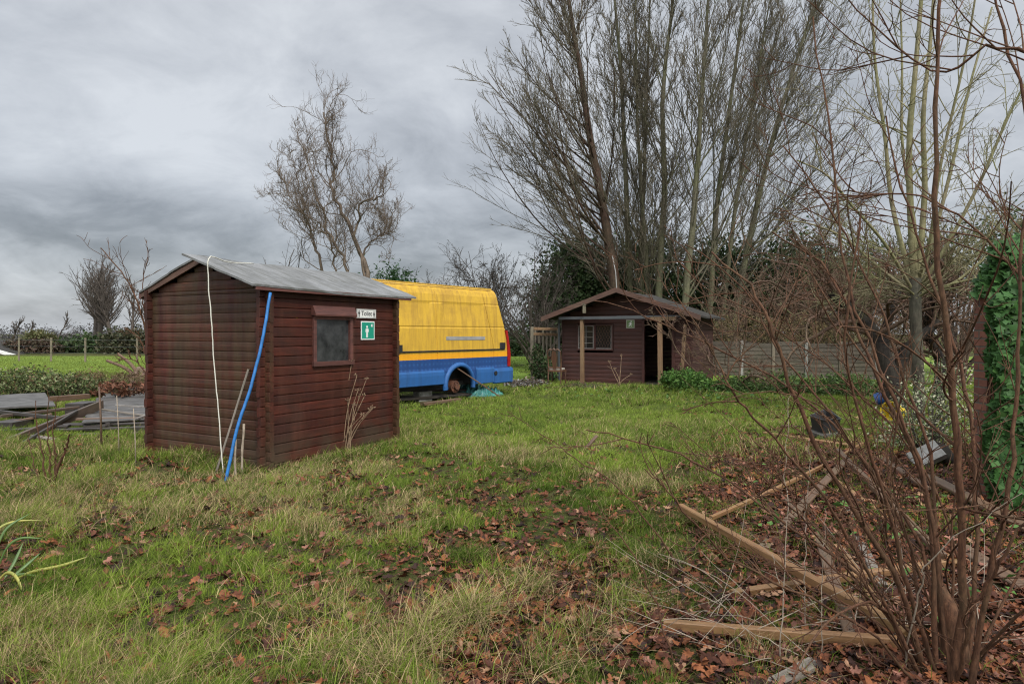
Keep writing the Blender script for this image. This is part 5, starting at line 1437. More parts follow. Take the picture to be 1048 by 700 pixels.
spec = [([(978, 720, 2.75), (990, 560, 2.70), (980, 450, 2.66), (966, 330, 2.62), (956, 200, 2.6), (955, 90, 2.6), (963, -30, 2.6)], .0165),
        ([(962, 700, 2.85), (948, 510, 2.95), (905, 405, 3.05), (884, 355, 3.1), (860, 298, 3.2), (835, 262, 3.3), (790, 238, 3.4)], .011),
        ([(955, 705, 2.85), (915, 585, 2.85), (863, 500, 2.85), (830, 443, 2.85), (803, 370, 2.85), (788, 330, 2.85), (770, 290, 2.9), (728, 258, 3.0)], .012),
        ([(950, 705, 2.85), (890, 600, 2.9), (815, 545, 3.0), (755, 500, 3.1), (700, 470, 3.2), (650, 452, 3.3), (600, 440, 3.4)], .0075),
        ([(948, 700, 2.8), (880, 565, 2.7), (840, 500, 2.6), (790, 440, 2.55), (752, 400, 2.5), (728, 352, 2.5)], .008),
        ([(995, 715, 2.7), (1014, 600, 2.65), (1032, 510, 2.6), (1042, 400, 2.6), (1046, 280, 2.6), (1056, 150, 2.6)], .012),
        ([(990, 705, 2.9), (1000, 540, 3.0), (987, 410, 3.1), (962, 310, 3.2), (930, 215, 3.3), (905, 120, 3.4)], .0105),
        ([(972, 700, 2.95), (956, 490, 3.1), (926, 385, 3.2), (890, 290, 3.3), (845, 210, 3.4), (800, 150, 3.5)], .009),
        ([(955, 700, 3.0), (925, 545, 3.2), (868, 455, 3.4), (800, 392, 3.6), (715, 350, 3.8), (655, 322, 4.0), (608, 308, 4.2)], .0085),
        ([(965, 700, 2.8), (930, 600, 2.75), (905, 500, 2.7), (880, 420, 2.65), (868, 330, 2.6), (880, 220, 2.6)], .009),
        ([(975, 705, 2.75), (968, 600, 2.8), (945, 470, 2.9), (900, 360, 3.0), (866, 250, 3.1), (850, 130, 3.2), (830, 20, 3.3)], .0095),
        ([(980, 705, 2.75), (1000, 620, 2.6), (1030, 560, 2.5), (1060, 520, 2.45)], .009),
        ([(955, 705, 2.9), (900, 640, 3.0), (830, 600, 3.1), (770, 570, 3.2), (720, 560, 3.3)], .006),
        ([(945, 705, 2.75), (880, 640, 2.65), (800, 600, 2.6), (735, 560, 2.55), (690, 510, 2.5), (660, 480, 2.5)], .006),
        ([(968, 700, 3.0), (940, 560, 3.1), (860, 440, 3.3), (790, 350, 3.5), (760, 300, 3.6), (700, 250, 3.7)], .0085)]
ex_ = thicket(401, (b[0], b[1], 0), 12, 1.8, .0085, (-.25, .1), .75, .06, -.15)[0][0]
shrub('bare_shrub', 'bare red-brown shrub with many crossing stems in the right foreground', (b[0], b[1], 0), spec, 402, (7, 3, 1), extra=(ex_[0], ex_[1]))
bq = onground(1000, 655)
ex2 = thicket(431, (bq[0], bq[1], 0), 13, 2.6, .0062, (-.75, .12), .55, .07, -.15, n1=20)[0][0]
spec2 = [([(1000, 660, 3.3), (940, 560, 3.4), (850, 500, 3.6), (760, 470, 3.8), (690, 462, 4.0)], .006), ([(1005, 660, 3.3), (960, 500, 3.4), (880, 400, 3.5), (790, 330, 3.7), (700, 300, 3.9)], .0062)]
shrub('bare_shrub', 'thin tan-red whippy shrub leaning left behind the thick-stemmed one', (bq[0], bq[1], 0), spec2, 432, (6, 3, 0), extra=(ex2[0], ex2[1]), rmin=.0018, lr=.3)
# thick stump of the shrub
mb = MB(); 
pts = [np.array([b[0] + .01, b[1] - .06, -.05]), np.array([b[0] + .02, b[1] - .05, .12]), np.array([b[0] + .0, b[1] - .04, .28]), np.array([b[0] - .03, b[1] - .02, .40])]
mb.tube(smooth_path(pts, 10), [.075, .068, .062, .058, .055, .05, .045, .04, .03, .02], 10); 
st_ = mb.build('stump', M['bark_shrub'], None, smooth=True)
sr_ = [o for o in COL.objects if o.name == 'bare_shrub'][0]; st_.parent = sr_; st_.location = -sr_.location
# overhanging dark boughs from beyond the right edge
b2 = at(1130, 700, 3.2); b2[2] = 0
spec = [([(1130, 700, 3.2), (1105, 400, 3.3), (1070, 230, 3.4), (1030, 60, 3.5), (1000, -60, 3.6)], .014),
        ([(1130, 640, 3.2), (1110, 330, 3.2), (1075, 90, 3.1), (1010, 45, 3.2), (962, 75, 3.3), (905, 40, 3.4), (860, -5, 3.4)], .009),
        ([(1130, 640, 3.2), (1100, 380, 3.1), (1060, 300, 3.1), (1000, 235, 3.2), (940, 200, 3.3), (880, 195, 3.4), (850, 190, 3.5)], .008),
        ([(1130, 640, 3.2), (1090, 350, 3.0), (1048, 160, 2.9), (1010, 260, 3.0), (985, 240, 3.0)], .006)]
spec = spec[:3]
shrub('bare_shrub', 'dark bare boughs of a shrub reaching in over the ivy from the right edge', b2, spec, 403, (9, 3, 1), rmin=.003)
# thin whippy saplings in the grass
for k, (sp_, r_, lab) in enumerate((([(705, 592, 4.1), (640, 505, 4.2), (580, 462, 4.3), (519, 421, 4.4)], .0055, 'long thin whip of bare twig arching over the middle of the lawn'),
                             ([(700, 705, 2.9), (668, 610, 2.95), (640, 560, 3.0), (600, 510, 3.05)], .005, 'thin bare twig rising from the leaf litter beside the longest pale beam'),
                             ([(545, 690, 3.0), (528, 640, 3.0), (508, 590, 3.0), (495, 545, 3.05)], .0045, 'thin dark twig standing by the straw tussock at the bottom'))):
    base = np.array(at(*sp_[0])); base[2] = 0
    shrub('sapling', lab, base, [(sp_, r_)], 420 + k, (5, 2, 0), rmin=.0016, lr=.22)

# dead stems on the left by the timber heap
b = onground(52, 496)
spec = [([(46, 500, 6.75), (42, 470, 6.75), (38, 440, 6.75), (36, 410, 6.75)], .010), ([(50, 500, 6.7), (50, 465, 6.7), (47, 430, 6.65), (48, 400, 6.6)], .009), ([(54, 500, 6.7), (57, 470, 6.7), (55, 440, 6.7), (60, 405, 6.7)], .010), ([(52, 500, 6.65), (60, 475, 6.6), (67, 455, 6.55), (70, 445, 6.5)], .017), ([(44, 500, 6.8), (34, 470, 6.9), (30, 440, 7.0)], .007)]
shrub('bare_shrub', 'small bare dark shrub in the grass before the timber heap', (b[0], b[1], 0), spec, 404, (4, 2, 0), lr=.25)
b = onground(150, 415)
spec = [([(160, 410, 12.5), (148, 330, 12.5), (132, 290, 12.5), (104, 254, 12.6)], .022), ([(160, 410, 12.5), (152, 340, 12.3), (146, 300, 12.2), (150, 270, 12.2)], .015), ([(160, 400, 12.5), (145, 350, 12.7), (125, 335, 12.9)], .014), ([(160, 400, 12.4), (140, 370, 12.2), (122, 368, 12.1)], .013)]
shrub('sapling', 'slender bare sapling leaning left out from behind the shed', (b[0], b[1], 0), spec, 405, (8, 3, 0), rmin=.005, lr=.35)
for k, (px, y0_, y1_, d, r_, lab) in enumerate(((103, 462, 396, 8.65, .014, 'thin dark upright stake in front of the timber heap'), (121, 470, 405, 8.2, .006, 'thin pale cane in the grass left of the shed'), (138, 484, 418, 7.5, .006, 'thin pale cane closest to the shed left corner'))):
    mb = MB(); p0 = at(px, y0_, d); p0[2] = ghs(p0[0], p0[1]) - .03; p1 = at(px - 2, y1_, d)
    mb.tube([p0, (p0 + p1) / 2 + np.array([.006, 0, 0]), p1], [r_, r_ * .95, r_ * .8], 7); tag(mb.build('stake' if k == 0 else 'cane', M['pine_dark'] if k == 0 else M['pale_cane'], smooth=True), lab, 'stake' if k == 0 else 'cane')

# dry umbel plants
def umbel_plant(base, tops, rad, label, seed, d, head=.035):
    rng = np.random.default_rng(seed); root = empty('dry_plant', base, 0, label, 'plant'); base = np.array(base)
    mb = MB(); hd = MB()
    for (px, py, dd) in tops:
        t = at(px, py, d + dd); m = base + (t - base) * .5 + np.array([rng.normal(0, .03), rng.normal(0, .02), .04])
        p = smooth_path([base + np.array([rng.normal(0, .04), rng.normal(0, .03), -.04]), m, t], 10) - base
        mb.tube(p, list(np.linspace(rad, rad * .5, 10)), 6)
        for q in range(9):
            v = unit(np.array([rng.normal(0, 1), rng.normal(0, 1), rng.uniform(.3, 1.2)])) * head * rng.uniform(.7, 1.2)
            hd.tube([p[-1], p[-1] + v], [rad * .3, rad * .25], 4); hd.tube([p[-1] + v, p[-1] + v * 1.15], [rad * .8, rad * .6], 5)
        if rng.random() < .7:
            v = np.array([rng.normal(0, .06), rng.normal(0, .05), .09]); mb.tube([p[6], p[6] + v], [rad * .5, rad * .3], 5)
    mb.build('stem', M['stalk'], root, smooth=True); hd.build('seed_head', M['stalk'], root)
    return root
b = onground(352, 463); b[2] = ghs(b[0], b[1])
umbel_plant(b, [(360, 370, .05), (365, 385, 0), (375, 388, -.05), (373, 405, 0), (381, 418, -.08), (378, 420, 0), (350, 400, .05), (348, 420, .05), (366, 400, -.1), (356, 410, 0), (344, 432, 0), (370, 425, -.12), (362, 415, .05)], .008, 'clump of dry brown seed stalks against the shed wall below the window', 501, b[1])
b = onground(634, 394); b[2] = ghs(b[0], b[1])
umbel_plant(b, [(636, 365, 0), (624, 371, 0), (629, 378, 0), (645, 384, 0)], .014, 'dry umbel stalks with flat heads standing before the cabin front wall', 502, b[1], .06)
# iris leaves at the left edge
def strap(pts, w, n=16):
    P = smooth_path(pts, n); V = []; Fc = []
    for i in range(n):
        t = P[min(i + 1, n - 1)] - P[max(i - 1, 0)]; s = np.cross(t, np.array([0, -1, .25])); s /= np.linalg.norm(s) + 1e-9
        ww = w * math.sin(math.pi * min(.5 + .5 * (1 - i / (n - 1)), 1)) ** .6 * (1 - (i / (n - 1))**4 * .97) * .5
        nn = np.cross(s, t); nn /= np.linalg.norm(nn) + 1e-9
        V += [P[i] - s * ww, P[i] + nn * ww * .35, P[i] + s * ww]
    for i in range(n - 1):
        a = i * 3; Fc += [(a, a + 1, a + 4, a + 3), (a + 1, a + 2, a + 5, a + 4)]
    return V, Fc
b = onground(-12, 606); root = empty('iris_plant', (b[0], b[1], 0), 0, 'strap-leaved iris with yellowing arched leaves at the left edge of the grass', 'plant')
G1, G2 = mat_plain('iris_green', (.08, .14, .03), .45, .3, 12), mat_plain('iris_yellow', (.33, .29, .05), .5, .35, 10, c2=(.17, .19, .04))
rng = np.random.default_rng(7)
base = np.array([b[0], b[1], 0.0])
for pts, w, m in (([(-10, 604, 4.0), (3, 588, 3.95), (14, 592, 3.85), (22, 612, 3.8)], .030, G2), ([(-6, 606, 4.0), (25, 588, 4.0), (60, 580, 4.05), (89, 570, 4.1)], .026, G2), ([(-12, 606, 4.0), (2, 566, 4.0), (18, 552, 4.0), (42, 552, 4.0)], .022, G1), ([(-8, 606, 4.0), (10, 580, 4.1), (22, 555, 4.2)], .03, G1), ([(-8, 606, 4.0), (18, 585, 4.1), (40, 566, 4.2)], .03, G1), ([(-14, 606, 4.0), (0, 548, 4.1), (30, 525, 4.2)], .022, G1), ([(-14, 606, 4.0), (-8, 550, 4.1), (10, 535, 4.2), (45, 533, 4.3)], .02, G2), ([(-4, 606, 4.0), (15, 590, 4.0), (35, 590, 4.0)], .026, G1), ([(-20, 606, 4.0), (-20, 560, 4.0), (-5, 530, 4.0)], .03, G1)):
    v, f = strap([at(*p) - base for p in pts], w); mb = MB(); mb.add(v, f); o = mb.build('leaf', m, root, smooth=True)
    md = o.modifiers.new('thick', 'SOLIDIFY'); md.thickness = .0015
# bleached canes and straw lying over the planks
rng = np.random.default_rng(88); n = 75
px_ = rng.uniform(670, 1045, n); py_ = rng.uniform(600, 695, n); s0 = np.array([onground(a, c) for a, c in zip(px_, py_)]); s0[:, 2] = gh(s0[:, 0], s0[:, 1]) + .02
az = rng.uniform(0, 2 * np.pi, n); dr_ = np.stack([np.cos(az), np.sin(az) * .6, rng.uniform(.05, .7, n)], -1)
T_ = stems(rng, s0, dr_, rng.uniform(.25, .9, n), rng.uniform(.0014, .0030, n), 10, .05, -.25, .4)
root = empty('dead_bramble', (1.4, 3.2, 0), 0, 'tangle of thin bleached dead stems over the leaf litter at the bottom right', 'plant')
up_ = [([(799, 700, 2.95), (806, 560, 2.95), (812, 400, 3.0)], .0035), ([(826, 640, 3.2), (825, 540, 3.2), (829, 450, 3.2)], .003), ([(847, 700, 3.0), (842, 600, 3.0), (845, 520, 3.0)], .003), ([(925, 700, 2.9), (945, 610, 2.7), (960, 570, 2.6), (1048, 505, 2.4)], .004), ([(880, 700, 2.95), (780, 655, 3.0), (740, 610, 3.1)], .003)]
PS = px_stems(up_); off = np.array([1.4, 3.2, 0])
V, Q = tubes([(T_[0] - off, T_[1], 5), (PS[0] - off, PS[1], 5)]); obj('stem', np_mesh('stem', V, Q, smooth=True), M['pale_cane'], root)

# ---------------------------------------------------------------- planks in the brushwood
def gp(px, py, up):
    g0 = onground(px, py); 
    for _ in range(3):
        g0 = onground(px, py, ghs(g0[0], g0[1]) + up)
    return g0
GPK = 'old timber lying among the leaves on the right'
for k, (a, c, u0, u1, w, h, m, lab) in enumerate((
    ((681, 641), (924, 659), .04, .05, .046, .052, 'pine', 'squared pale beam lying across the leaves nearest the bottom'),
    ((697, 519), (930, 648), .12, .10, .052, .048, 'pine', 'long pale pole slanting down to the right over the other boards'),
    ((752, 609), (968, 577), .03, .07, .050, .045, 'pine', 'pale batten crossing under the long pole'),
    ((728, 531), (884, 454), .05, .09, .030, .035, 'pine', 'thin pale lath slanting up to the right across the lawn edge'),
    ((782, 562), (868, 470), .03, .06, .075, .025, 'pine_dark', 'damp brown board behind the thin lath'),
    ((841, 553), (874, 650), .03, .04, .075, .022, 'pine_dark', 'flat brown board end-on below the long pole'),
    ((858, 461), (966, 570), .10, .06, .060, .045, 'pine_dark', 'brown timber sloping right beyond the long pole'),
    ((855, 492), (984, 580), .04, .03, .055, .040, 'pine', 'pale timber parallel to and below the brown sloping one'),
    ((950, 487), (1062, 545), .05, .04, .13, .030, 'pine_dark', 'broad brown board at the foot of the ivy'),
    ((985, 560), (1048, 600), .04, .04, .12, .028, 'pine_dark', 'broad brown board by the shrub base at the right edge'),
    ((792, 704), (836, 680), .03, .03, .070, .030, 'grey_wood', 'grey board end at the bottom edge'),
    ((783, 443), (872, 456), .06, .06, .090, .030, 'pine', 'pale board lying in front of the black plastic box'),
    ((800, 436), (872, 440), .03, .03, .080, .030, 'pine_dark', 'brown board lying behind the black plastic box'),
    ((868, 520), (905, 600), .03, .03, .060, .025, 'grey_wood', 'greyish board under the sloping timbers'),
    ((800, 505), (850, 565), .02, .02, .050, .022, 'pine_dark', 'short dark board between the lath and the long pole'),
    ((905, 470), (950, 500), .03, .06, .070, .030, 'pine_dark', 'short brown board beside the grey slab'),
    ((868, 570), (912, 640), .02, .03, .045, .030, 'pine', 'short pale batten under the long pole lower end'))):
    board(gp(*a, u0), gp(*c, u1), w, h, M[m], 'plank', lab, 'plank', GPK, seed=600 + k, warp=.005)
board(gp(600, 459, .0), gp(610, 448, .12) + np.array([0, -.1, .04]), .05, .03, M['pine_dark'], 'wood_stub', 'short dark wooden stub sticking out of the lawn', 'stub')
a = gp(555, 427, .02); 
# grey slab, black box, tubs
p = onground(952, 480); o = MB().box((0, 0, 0), (.34, .07, .24), ch=.012).build('stone_slab', M['concrete']); o.location = (p[0], p[1] + .05, ghs(p[0], p[1]) + .14); o.rotation_euler = (R(-52), R(-32), R(-20)); tag(o, 'tilted grey slab at the foot of the variegated shrub', 'slab')
mb = MB(); rng = np.random.default_rng(3)
n = 10; V = []; Fc = []
for i in range(n + 1):
    for j in range(16):
        th, ph = math.pi * i / n, 2 * math.pi * j / 16; r0 = .17 * (1 + .3 * (float(vnoise(i * .6, j * .5 if j < 8 else (16 - j) * .5, 3)) - .5))
        V.append((r0 * 1.2 * math.sin(th) * math.cos(ph), r0 * math.sin(th) * math.sin(ph), r0 * .9 * math.cos(th)))
for i in range(n):
    for j in range(16): Fc.append((i * 16 + j, (i + 1) * 16 + j, (i + 1) * 16 + (j + 1) % 16, i * 16 + (j + 1) % 16))
mb.add(V, Fc); o = mb.build('stone', M['bark_black'], smooth=True); o.location = (p[0] + .22, p[1] + .22, .10); tag(o, 'dark mossy stone behind the tilted grey slab', 'stone')
p = onground(846, 446); zb = ghs(p[0], p[1])
o = MB().box((0, 0, 0), (.42, .34, .05), ch=.01).build('paving_slab', M['slate']); o.location = (p[0], p[1], zb + .06); o.rotation_euler = (R(6), R(-4), R(12)); tag(o, 'small wet grey slab under the black plastic box', 'slab')
bx = empty('plastic_box', (p[0], p[1] + .03, zb + .085), R(12), 'black plastic box with one raised back corner on a wet slab', 'box')
mb = MB(); s_, t_ = .125, .15
V = [(-s_, -s_, 0), (s_, -s_, 0), (s_, s_, 0), (-s_, s_, 0), (-t_, -t_, .19), (t_, -t_, .20), (t_, t_, .32), (-t_, t_, .22)]
mb.add(V, [(3, 2, 1, 0), (0, 1, 5, 4), (1, 2, 6, 5), (2, 3, 7, 6), (3, 0, 4, 7)])
i_ = .012; V2 = [(x * .9, y * .9, z + .02 if k < 4 else z) for k, (x, y, z) in enumerate(V)]
mb.add(V2, [(0, 1, 2, 3), (4, 5, 1, 0), (5, 6, 2, 1), (6, 7, 3, 2), (7, 4, 0, 3)])
for a, c in ((4, 5), (5, 6), (6, 7), (7, 4)): mb.beam(V[a], V[c], .03, .015)
mb.build('tub', M['black'], bx)
def bucket(name, loc, rot, mat, label, r0=.12, r1=.16, h=.3, cat='bucket'):
    root = empty(name, loc, 0, label, cat); root.rotation_euler = rot
    mb = MB(); k = 22; prof = [(0, 0), (r0, 0), (r1, h), (r1 + .012, h), (r1 + .012, h - .02), (r1 + .001, h - .02)]; ins = [(r1 - .006, h), (r0 - .004, .01), (0, .01)]
    V = []; Fc = []; pr = prof[1:4] + ins[:2]
    for r_, z in pr:
        for j in range(k): V.append((r_ * math.cos(2 * math.pi * j / k), r_ * math.sin(2 * math.pi * j / k), z))
    for i in range(len(pr) - 1):
        for j in range(k): Fc.append((i * k + j, i * k + (j + 1) % k, (i + 1) * k + (j + 1) % k, (i + 1) * k + j))
    Fc.append(tuple(reversed(range(k)))); Fc.append(tuple((len(pr) - 1) * k + j for j in range(k)))
    mb.add(V, Fc); mb.build('tub', mat, root, smooth=False)
    mb = MB(); mb.tube([((r1 + .01) * math.cos(a), (r1 + .01) * math.sin(a) * .4, h - .02 - .6 * r1 * math.sin(a)) for a in np.linspace(0, math.pi, 14)], .004, 5); mb.build('handle', M['gutter'], root)
    return root
p = onground(914, 433); bucket('bucket', (p[0] + .12, p[1], ghs(p[0], p[1]) + .15), (R(80), 0, R(-60)), M['yellow_plastic'], 'yellow plastic bucket tipped over beside the pale tree foot')
p = onground(905, 424); bucket('bucket', (p[0] - .1, p[1] + .1, ghs(p[0], p[1]) + .20), (R(70), R(10), R(50)), M['blue_plastic'], 'blue plastic bucket just behind the yellow one', .11, .14, .26)

# ---------------------------------------------------------------- timber heap on the left
GL = 'boards of the timber heap on the left'
def sheet(px0, py0, px1, py1, px2, py2, z, th, mat, name, label, cat, group=None):
    A, B, D = onground(px0, py0, z), onground(px1, py1, z), onground(px2, py2, z)
    c = (B + D) / 2; u = (B - A) / 2; v = (D - A) / 2; n = 6; V = []; Fc = []
    for l in (0, 1):
        for i in range(n + 1):
            for j in range(n + 1):
                p = A + u * 2 * i / n + v * 2 * j / n - c; V.append((p[0], p[1], (vnoise(i * .7, j * .7, 3) - .5) * .05 - l * th))
    m = (n + 1)**2; g = lambda i, j: i * (n + 1) + j
    up = np.cross(u, v)[2] > 0
    for i in range(n):
        for j in range(n):
            q = (g(i, j), g(i + 1, j), g(i + 1, j + 1), g(i, j + 1)); q = q if up else q[::-1]
            Fc += [q, tuple(k + m for k in reversed(q))]
    bd = [g(i, 0) for i in range(n)] + [g(n, j) for j in range(n)] + [g(i, n) for i in range(n, 0, -1)] + [g(0, j) for j in range(n, 0, -1)]
    for a, b in zip(bd, bd[1:] + bd[:1]):
        q = (a, a + m, b + m, b); Fc.append(q if up else q[::-1])
    mb = MB(); mb.add(V, Fc); o = mb.build(name, mat); o.location = (c[0], c[1], z); return tag(o, label, cat, group)
sheet(-60, 420, 56, 414, -52, 407, .26, .03, M['slate'], 'roof_sheet', 'pale wet grey sheet lying on top of the timber heap at the left edge', 'sheet')
A_, B_, D_ = onground(86, 433, .13), onground(160, 429, .13), onground(98, 408, .13)
dk = empty('decking_panel', (A_ + B_ + D_) / 3, 0, 'dark wet slatted decking panel lying on the ground just left of the shed', 'decking'); c_ = np.array(dk.location)
for i in range(12):
    t0_ = (i + .5) / 12; p0 = A_ + (D_ - A_) * t0_ - c_; p1 = p0 + (B_ - A_); mb = MB(); e_ = float(vnoise(i * 3.3, 1, 4) - .5) * .12
    mb.beam(p0 + (e_, 0, .006 * (i % 3)), p1 + (e_, 0, .004 * (i % 2)), np.linalg.norm(D_ - A_) / 12 * .86, .028, ch=.005); mb.build('slat', M['slate'], dk)
mb = MB(); mb.beam(A_ - c_ + (.3, .1, -.045), D_ - c_ + (.3, -.1, -.045), .06, .05); mb.build('bearer', M['black_wood'], dk)
mb = MB(); mb.beam(B_ - c_ + (-.3, .1, -.045), B_ + D_ - A_ - c_ + (-.3, -.1, -.045), .06, .05); mb.build('bearer', M['black_wood'], dk)
sheet(104, 408, 160, 407, 108, 396, .10, .025, M['slate'], 'roof_sheet', 'far dark wet sheet by the shed with rusty leaves behind it', 'sheet')
def rp(px, py, d):  return at(px, py, d)
for k, (a, c, w, h, m, lab, roll) in enumerate((
    ((-14, 463, 9.0), (104, 414, 11.8), .05, .16, 'heap_wood', 'long weathered timber slanting up over the front of the heap', 0),
    ((50, 408.5, 12.4), (90, 405.5, 13.0), .09, .10, 'pine_dark', 'brown timber at the back of the heap with a blackened end', 0),
    ((0, 426, 10.8), (88, 416, 12.2), .05, .05, 'heap_wood', 'thin grey batten behind the long slanting timber', 0),
    ((-10, 420.5, 11.2), (60, 428, 10.6), .05, .06, 'black_wood', 'black batten under the pale sheet of the heap', 0),
    ((-10, 442, 10.2), (70, 436, 10.4), .12, .04, 'black_wood', 'black board low in the heap at the left edge', 0),
    ((60, 446, 10.1), (158, 443, 10.3), .14, .035, 'heap_wood', 'lowest front board of the flat stack left of the shed', 0),
    ((56, 440, 10.3), (158, 438, 10.5), .14, .035, 'black_wood', 'second lowest board of the flat stack left of the shed', 0),
    ((66, 434.5, 10.5), (156, 433, 10.7), .16, .035, 'black_wood', 'third board up of the flat stack left of the shed', 0),
    ((78, 429, 10.7), (152, 428, 10.9), .12, .035, 'pine_dark', 'top board of the flat stack left of the shed', 0),
    ((118, 415, 12.0), (154, 417, 11.9), .03, .03, 'frame_pale', 'short whitish batten on the dark sheet by the shed', 0),
    ((138, 429, 10.6), (156, 423, 11.2), .03, .03, 'frame_pale', 'very short whitish strip at the shed corner', 0),
    ((104, 419, 11.6), (150, 426, 10.9), .035, .03, 'grey_wood', 'thin grey strip lying diagonally on the dark sheet', 0),
    ((20, 455, 9.4), (78, 421, 11.0), .04, .05, 'black_wood', 'dark batten beside the long slanting timber', 0),
    ((-8, 436, 10.4), (52, 424, 11.0), .06, .04, 'pine_dark', 'brown batten sticking out beneath the slanting timber', 0),
    ((30, 446, 9.9), (62, 452, 9.6), .10, .04, 'grey_wood', 'short grey board lying at the front foot of the heap', 0))):
    board(rp(*a), rp(*c), w, h, M[m], 'timber', lab, 'timber', GL, roll, .006, 700 + k)
# props carrying the raised timbers
for k, (px, d, lab) in enumerate(((12, 10.6, 'thick dark block carrying the left end of the heap'), (84, 12.3, 'dark block carrying the back of the heap'), (105, 10.6, 'dark bearer block under the flat stack, left one'), (150, 10.6, 'dark bearer block under the flat stack beside the shed'))):
    q = at(px, 341, d); hgt = (.17, .25, .10, .10)[k]; o = MB().box((0, 0, hgt / 2), (.35, .5, hgt), ch=.012).build('timber_block', M['black_wood']); o.location = (q[0], q[1], ghs(q[0], q[1]) - .01); tag(o, lab, 'block')
# stump with cut branches by the shed
q = onground(146, 396); root = empty('tree_stump', (q[0], q[1], ghs(q[0], q[1])), 0, 'brown rootball of a stump lying left of the shed with sawn pink branch ends', 'stump')
mb = MB(); n = 10; V = []; Fc = []
for i in range(n + 1):
    for j in range(18):
        th, ph = math.pi * i / n, 2 * math.pi * j / 18; r0 = .30 * (1 + .5 * (float(vnoise(i * .9, 3 + 2.4 * math.cos(ph), 3)) - .5)); V.append((r0 * 1.5 * math.sin(th) * math.cos(ph), r0 * math.sin(th) * math.sin(ph), .24 + r0 * math.cos(th)))
for i in range(n):
    for j in range(18): Fc.append((i * 18 + j, (i + 1) * 18 + j, (i + 1) * 18 + (j + 1) % 18, i * 18 + (j + 1) % 18))
mb.add(V, Fc); mb.build('root_ball', M['pine_dark'], root)
for pts in ([(-.1, 0, .3), (-.35, 0, .65), (-.75, .05, .95)], [(-.2, 0, .3), (-.6, .1, .55), (-1.1, .1, .75)]):
    mb = MB(); mb.tube(smooth_path(pts, 8), list(np.linspace(.06, .04, 8)), 8); mb.build('branch', M['bark_thicket'], root, smooth=True)
leaf_mass('weeds_clump', 'reddish brown withered weeds behind the dark sheets left of the shed', 'plant', None, [blob(125, 398, 14.5, 26, 6)], 900, .09, [(.14, .06, .035), (.10, .05, .03)], seed=290, per=12, stemr=.006)
leaf_mass('weeds_clump', 'dry grassy weeds between the brambles and the shed', 'plant', None, [blob(95, 392, 16.5, 34, 10), blob(140, 392, 16, 24, 12)], 3600, .10, [(.20, .15, .08), (.12, .12, .045), (.14, .085, .05)], seed=291, per=12, stemr=.006, aspect=.18)
leaf_mass('weeds_clump', 'withered brown weeds at the foot of the cabin left corner', 'plant', None, [blob(600, 398, 18.2, 40, 5)], 1300, .07, [(.15, .10, .05), (.09, .11, .035), (.20, .15, .08)], seed=292, per=12, stemr=.006, aspect=.25)
leaf_mass('debris_heap', 'low heap of grey brown garden rubbish between the van and the trellis', 'heap', None, [blob(540, 393, 19.5, 24, 4)], 900, .10, [(.16, .12, .09), (.09, .07, .05), (.30, .29, .28)], seed=293, per=10, stemr=.006)

# ---------------------------------------------------------------- light, sky, camera
SUN_EL, SUN_AZ = R(44), R(150)      # direction towards the sun: azimuth measured from +Y clockwise
w = bpy.data.worlds.new('World'); scene.world = w; w.use_nodes = True
t = w.node_tree; t.nodes.clear(); g = NG(t)
outw = t.nodes.new('ShaderNodeOutputWorld'); bg = t.nodes.new('ShaderNodeBackground'); g.l(bg.outputs[0], outw.inputs[0])
sky = t.nodes.new('ShaderNodeTexSky'); sky.sky_type = 'NISHITA'; sky.sun_disc = False; sky.sun_elevation = SUN_EL; sky.sun_rotation = SUN_AZ
sky.air_density = 1.0; sky.dust_density = 2.0
tc = t.nodes.new('ShaderNodeTexCoord'); sp_ = t.nodes.new('ShaderNodeSeparateXYZ'); g.l(tc.outputs['Generated'], sp_.inputs[0])
zz_ = g.math('MAXIMUM', sp_.outputs[2], 0.0); den = g.math('ADD', zz_, .30)
cb = t.nodes.new('ShaderNodeCombineXYZ'); g.l(g.math('DIVIDE', sp_.outputs[0], den), cb.inputs[0]); g.l(g.math('DIVIDE', sp_.outputs[1], den), cb.inputs[1]); cb.inputs[2].default_value = 3.7
n1 = g.noise(cb.outputs[0], 1.15, 8, .56, .4); n2 = g.noise(cb.outputs[0], 3.4, 7, .6, .4)
mx = g.math('ADD', g.math('MULTIPLY', n1, .64), g.math('MULTIPLY', n2, .36))
def cloudbank(px, py, sx, sy, amt):
    # a bank of cloud in a fixed compass direction, its edge broken up by the same noise
    d_ = Vector(((px - CX) / F, 1, (HY - py) / F)).normalized()
    k_ = g.math('POWER', g.math('DIVIDE', g.math('SUBTRACT', sp_.outputs[0], d_.x), sx), 2.0)
    q_ = g.math('POWER', g.math('DIVIDE', g.math('SUBTRACT', sp_.outputs[2], d_.z), sy), 2.0)
    e_ = g.math('ADD', g.math('ADD', k_, q_), g.math('MULTIPLY', g.math('SUBTRACT', n1, .5), 5.0))
    m_ = g.n('ShaderNodeMapRange', interpolation_type='SMOOTHSTEP'); g.l(e_, m_.inputs[0])
    for i_, v_ in ((1, -.4), (2, 2.0), (3, amt), (4, 0.0)): m_.inputs[i_].default_value = v_
    return m_.outputs[0]
mx = g.math('ADD', mx, cloudbank(170, 240, .14, .06, -.07))
mx = g.math('ADD', mx, cloudbank(20, 205, .12, .04, -.035))
mx = g.math('ADD', mx, cloudbank(130, 130, .22, .08, .07))
mx = g.math('ADD', mx, cloudbank(480, 60, .4, .2, .03))
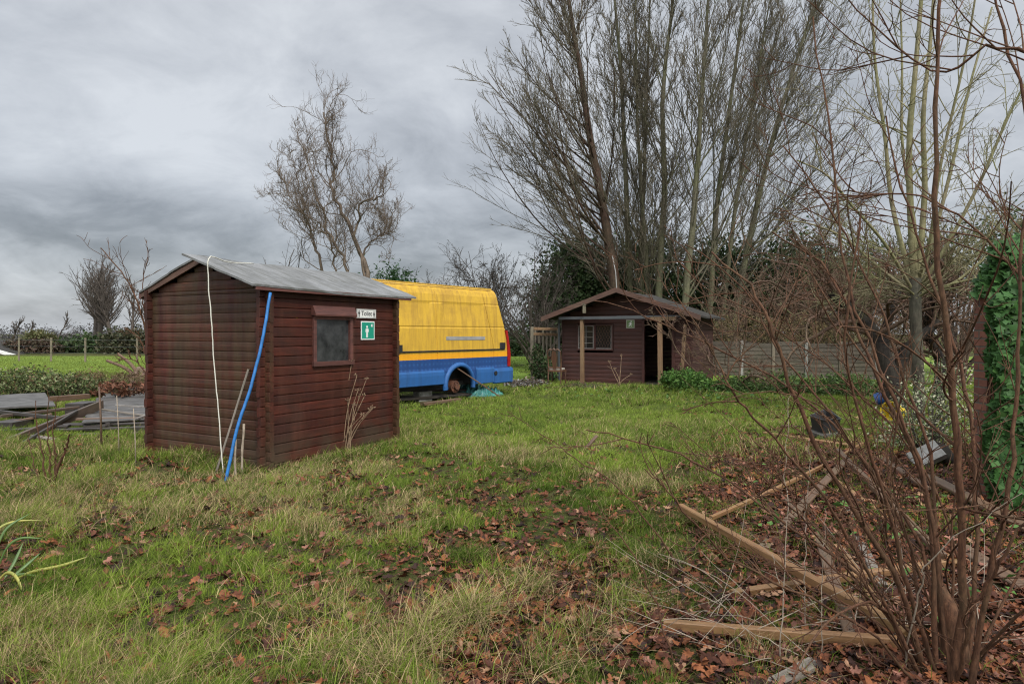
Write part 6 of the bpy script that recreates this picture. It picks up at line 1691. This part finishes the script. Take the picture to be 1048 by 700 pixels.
cl = g.ramp(mx, [(.26, (1.1, 1.17, 1.28)), (.36, (1.6, 1.69, 1.83)), (.45, (2.4, 2.52, 2.70)), (.53, (3.05, 3.19, 3.40)), (.64, (4.0, 4.15, 4.34))])
# overcast is brightest overhead; gain there and behind camera added to light the ground
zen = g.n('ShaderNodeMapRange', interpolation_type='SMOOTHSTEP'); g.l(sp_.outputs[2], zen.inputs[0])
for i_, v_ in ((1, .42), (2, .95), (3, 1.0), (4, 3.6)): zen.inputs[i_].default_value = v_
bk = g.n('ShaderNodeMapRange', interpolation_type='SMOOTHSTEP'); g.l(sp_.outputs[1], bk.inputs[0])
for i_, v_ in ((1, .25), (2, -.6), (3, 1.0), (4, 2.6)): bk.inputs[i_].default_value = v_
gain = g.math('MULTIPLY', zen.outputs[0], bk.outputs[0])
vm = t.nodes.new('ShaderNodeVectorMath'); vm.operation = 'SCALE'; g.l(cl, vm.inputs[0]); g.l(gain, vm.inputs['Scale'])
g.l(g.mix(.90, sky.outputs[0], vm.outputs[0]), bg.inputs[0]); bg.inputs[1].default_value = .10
ld_ = bpy.data.lights.new('sun', 'SUN'); ld_.energy = 1.5; ld_.angle = R(12); ld_.color = (1, .955, .89)
so = bpy.data.objects.new('sun', ld_); COL.objects.link(so)
dv_ = Vector((math.sin(SUN_AZ) * math.cos(SUN_EL), math.cos(SUN_AZ) * math.cos(SUN_EL), math.sin(SUN_EL)))
so.rotation_euler = dv_.to_track_quat('Z', 'Y').to_euler(); so.location = dv_ * 50
cam = bpy.data.cameras.new('camera'); cam.sensor_width = 36; cam.lens = F / 1048 * 36; cam.clip_end = 3000; cam.clip_start = .05
co = bpy.data.objects.new('camera', cam); COL.objects.link(co); co.location = (0, 0, CAMH); co.rotation_euler = (R(90) - math.atan((350 - HY) / F), 0, 0); scene.camera = co
scene.view_settings.view_transform = 'Standard'; scene.view_settings.look = 'None'; scene.view_settings.exposure = 0.85; scene.view_settings.gamma = 1.0
scene.cycles.use_denoising = True; scene.cycles.denoising_prefilter = 'NONE'; scene.cycles.filter_width = 1.15
scene.cycles.max_bounces = 6; scene.cycles.transparent_max_bounces = 4
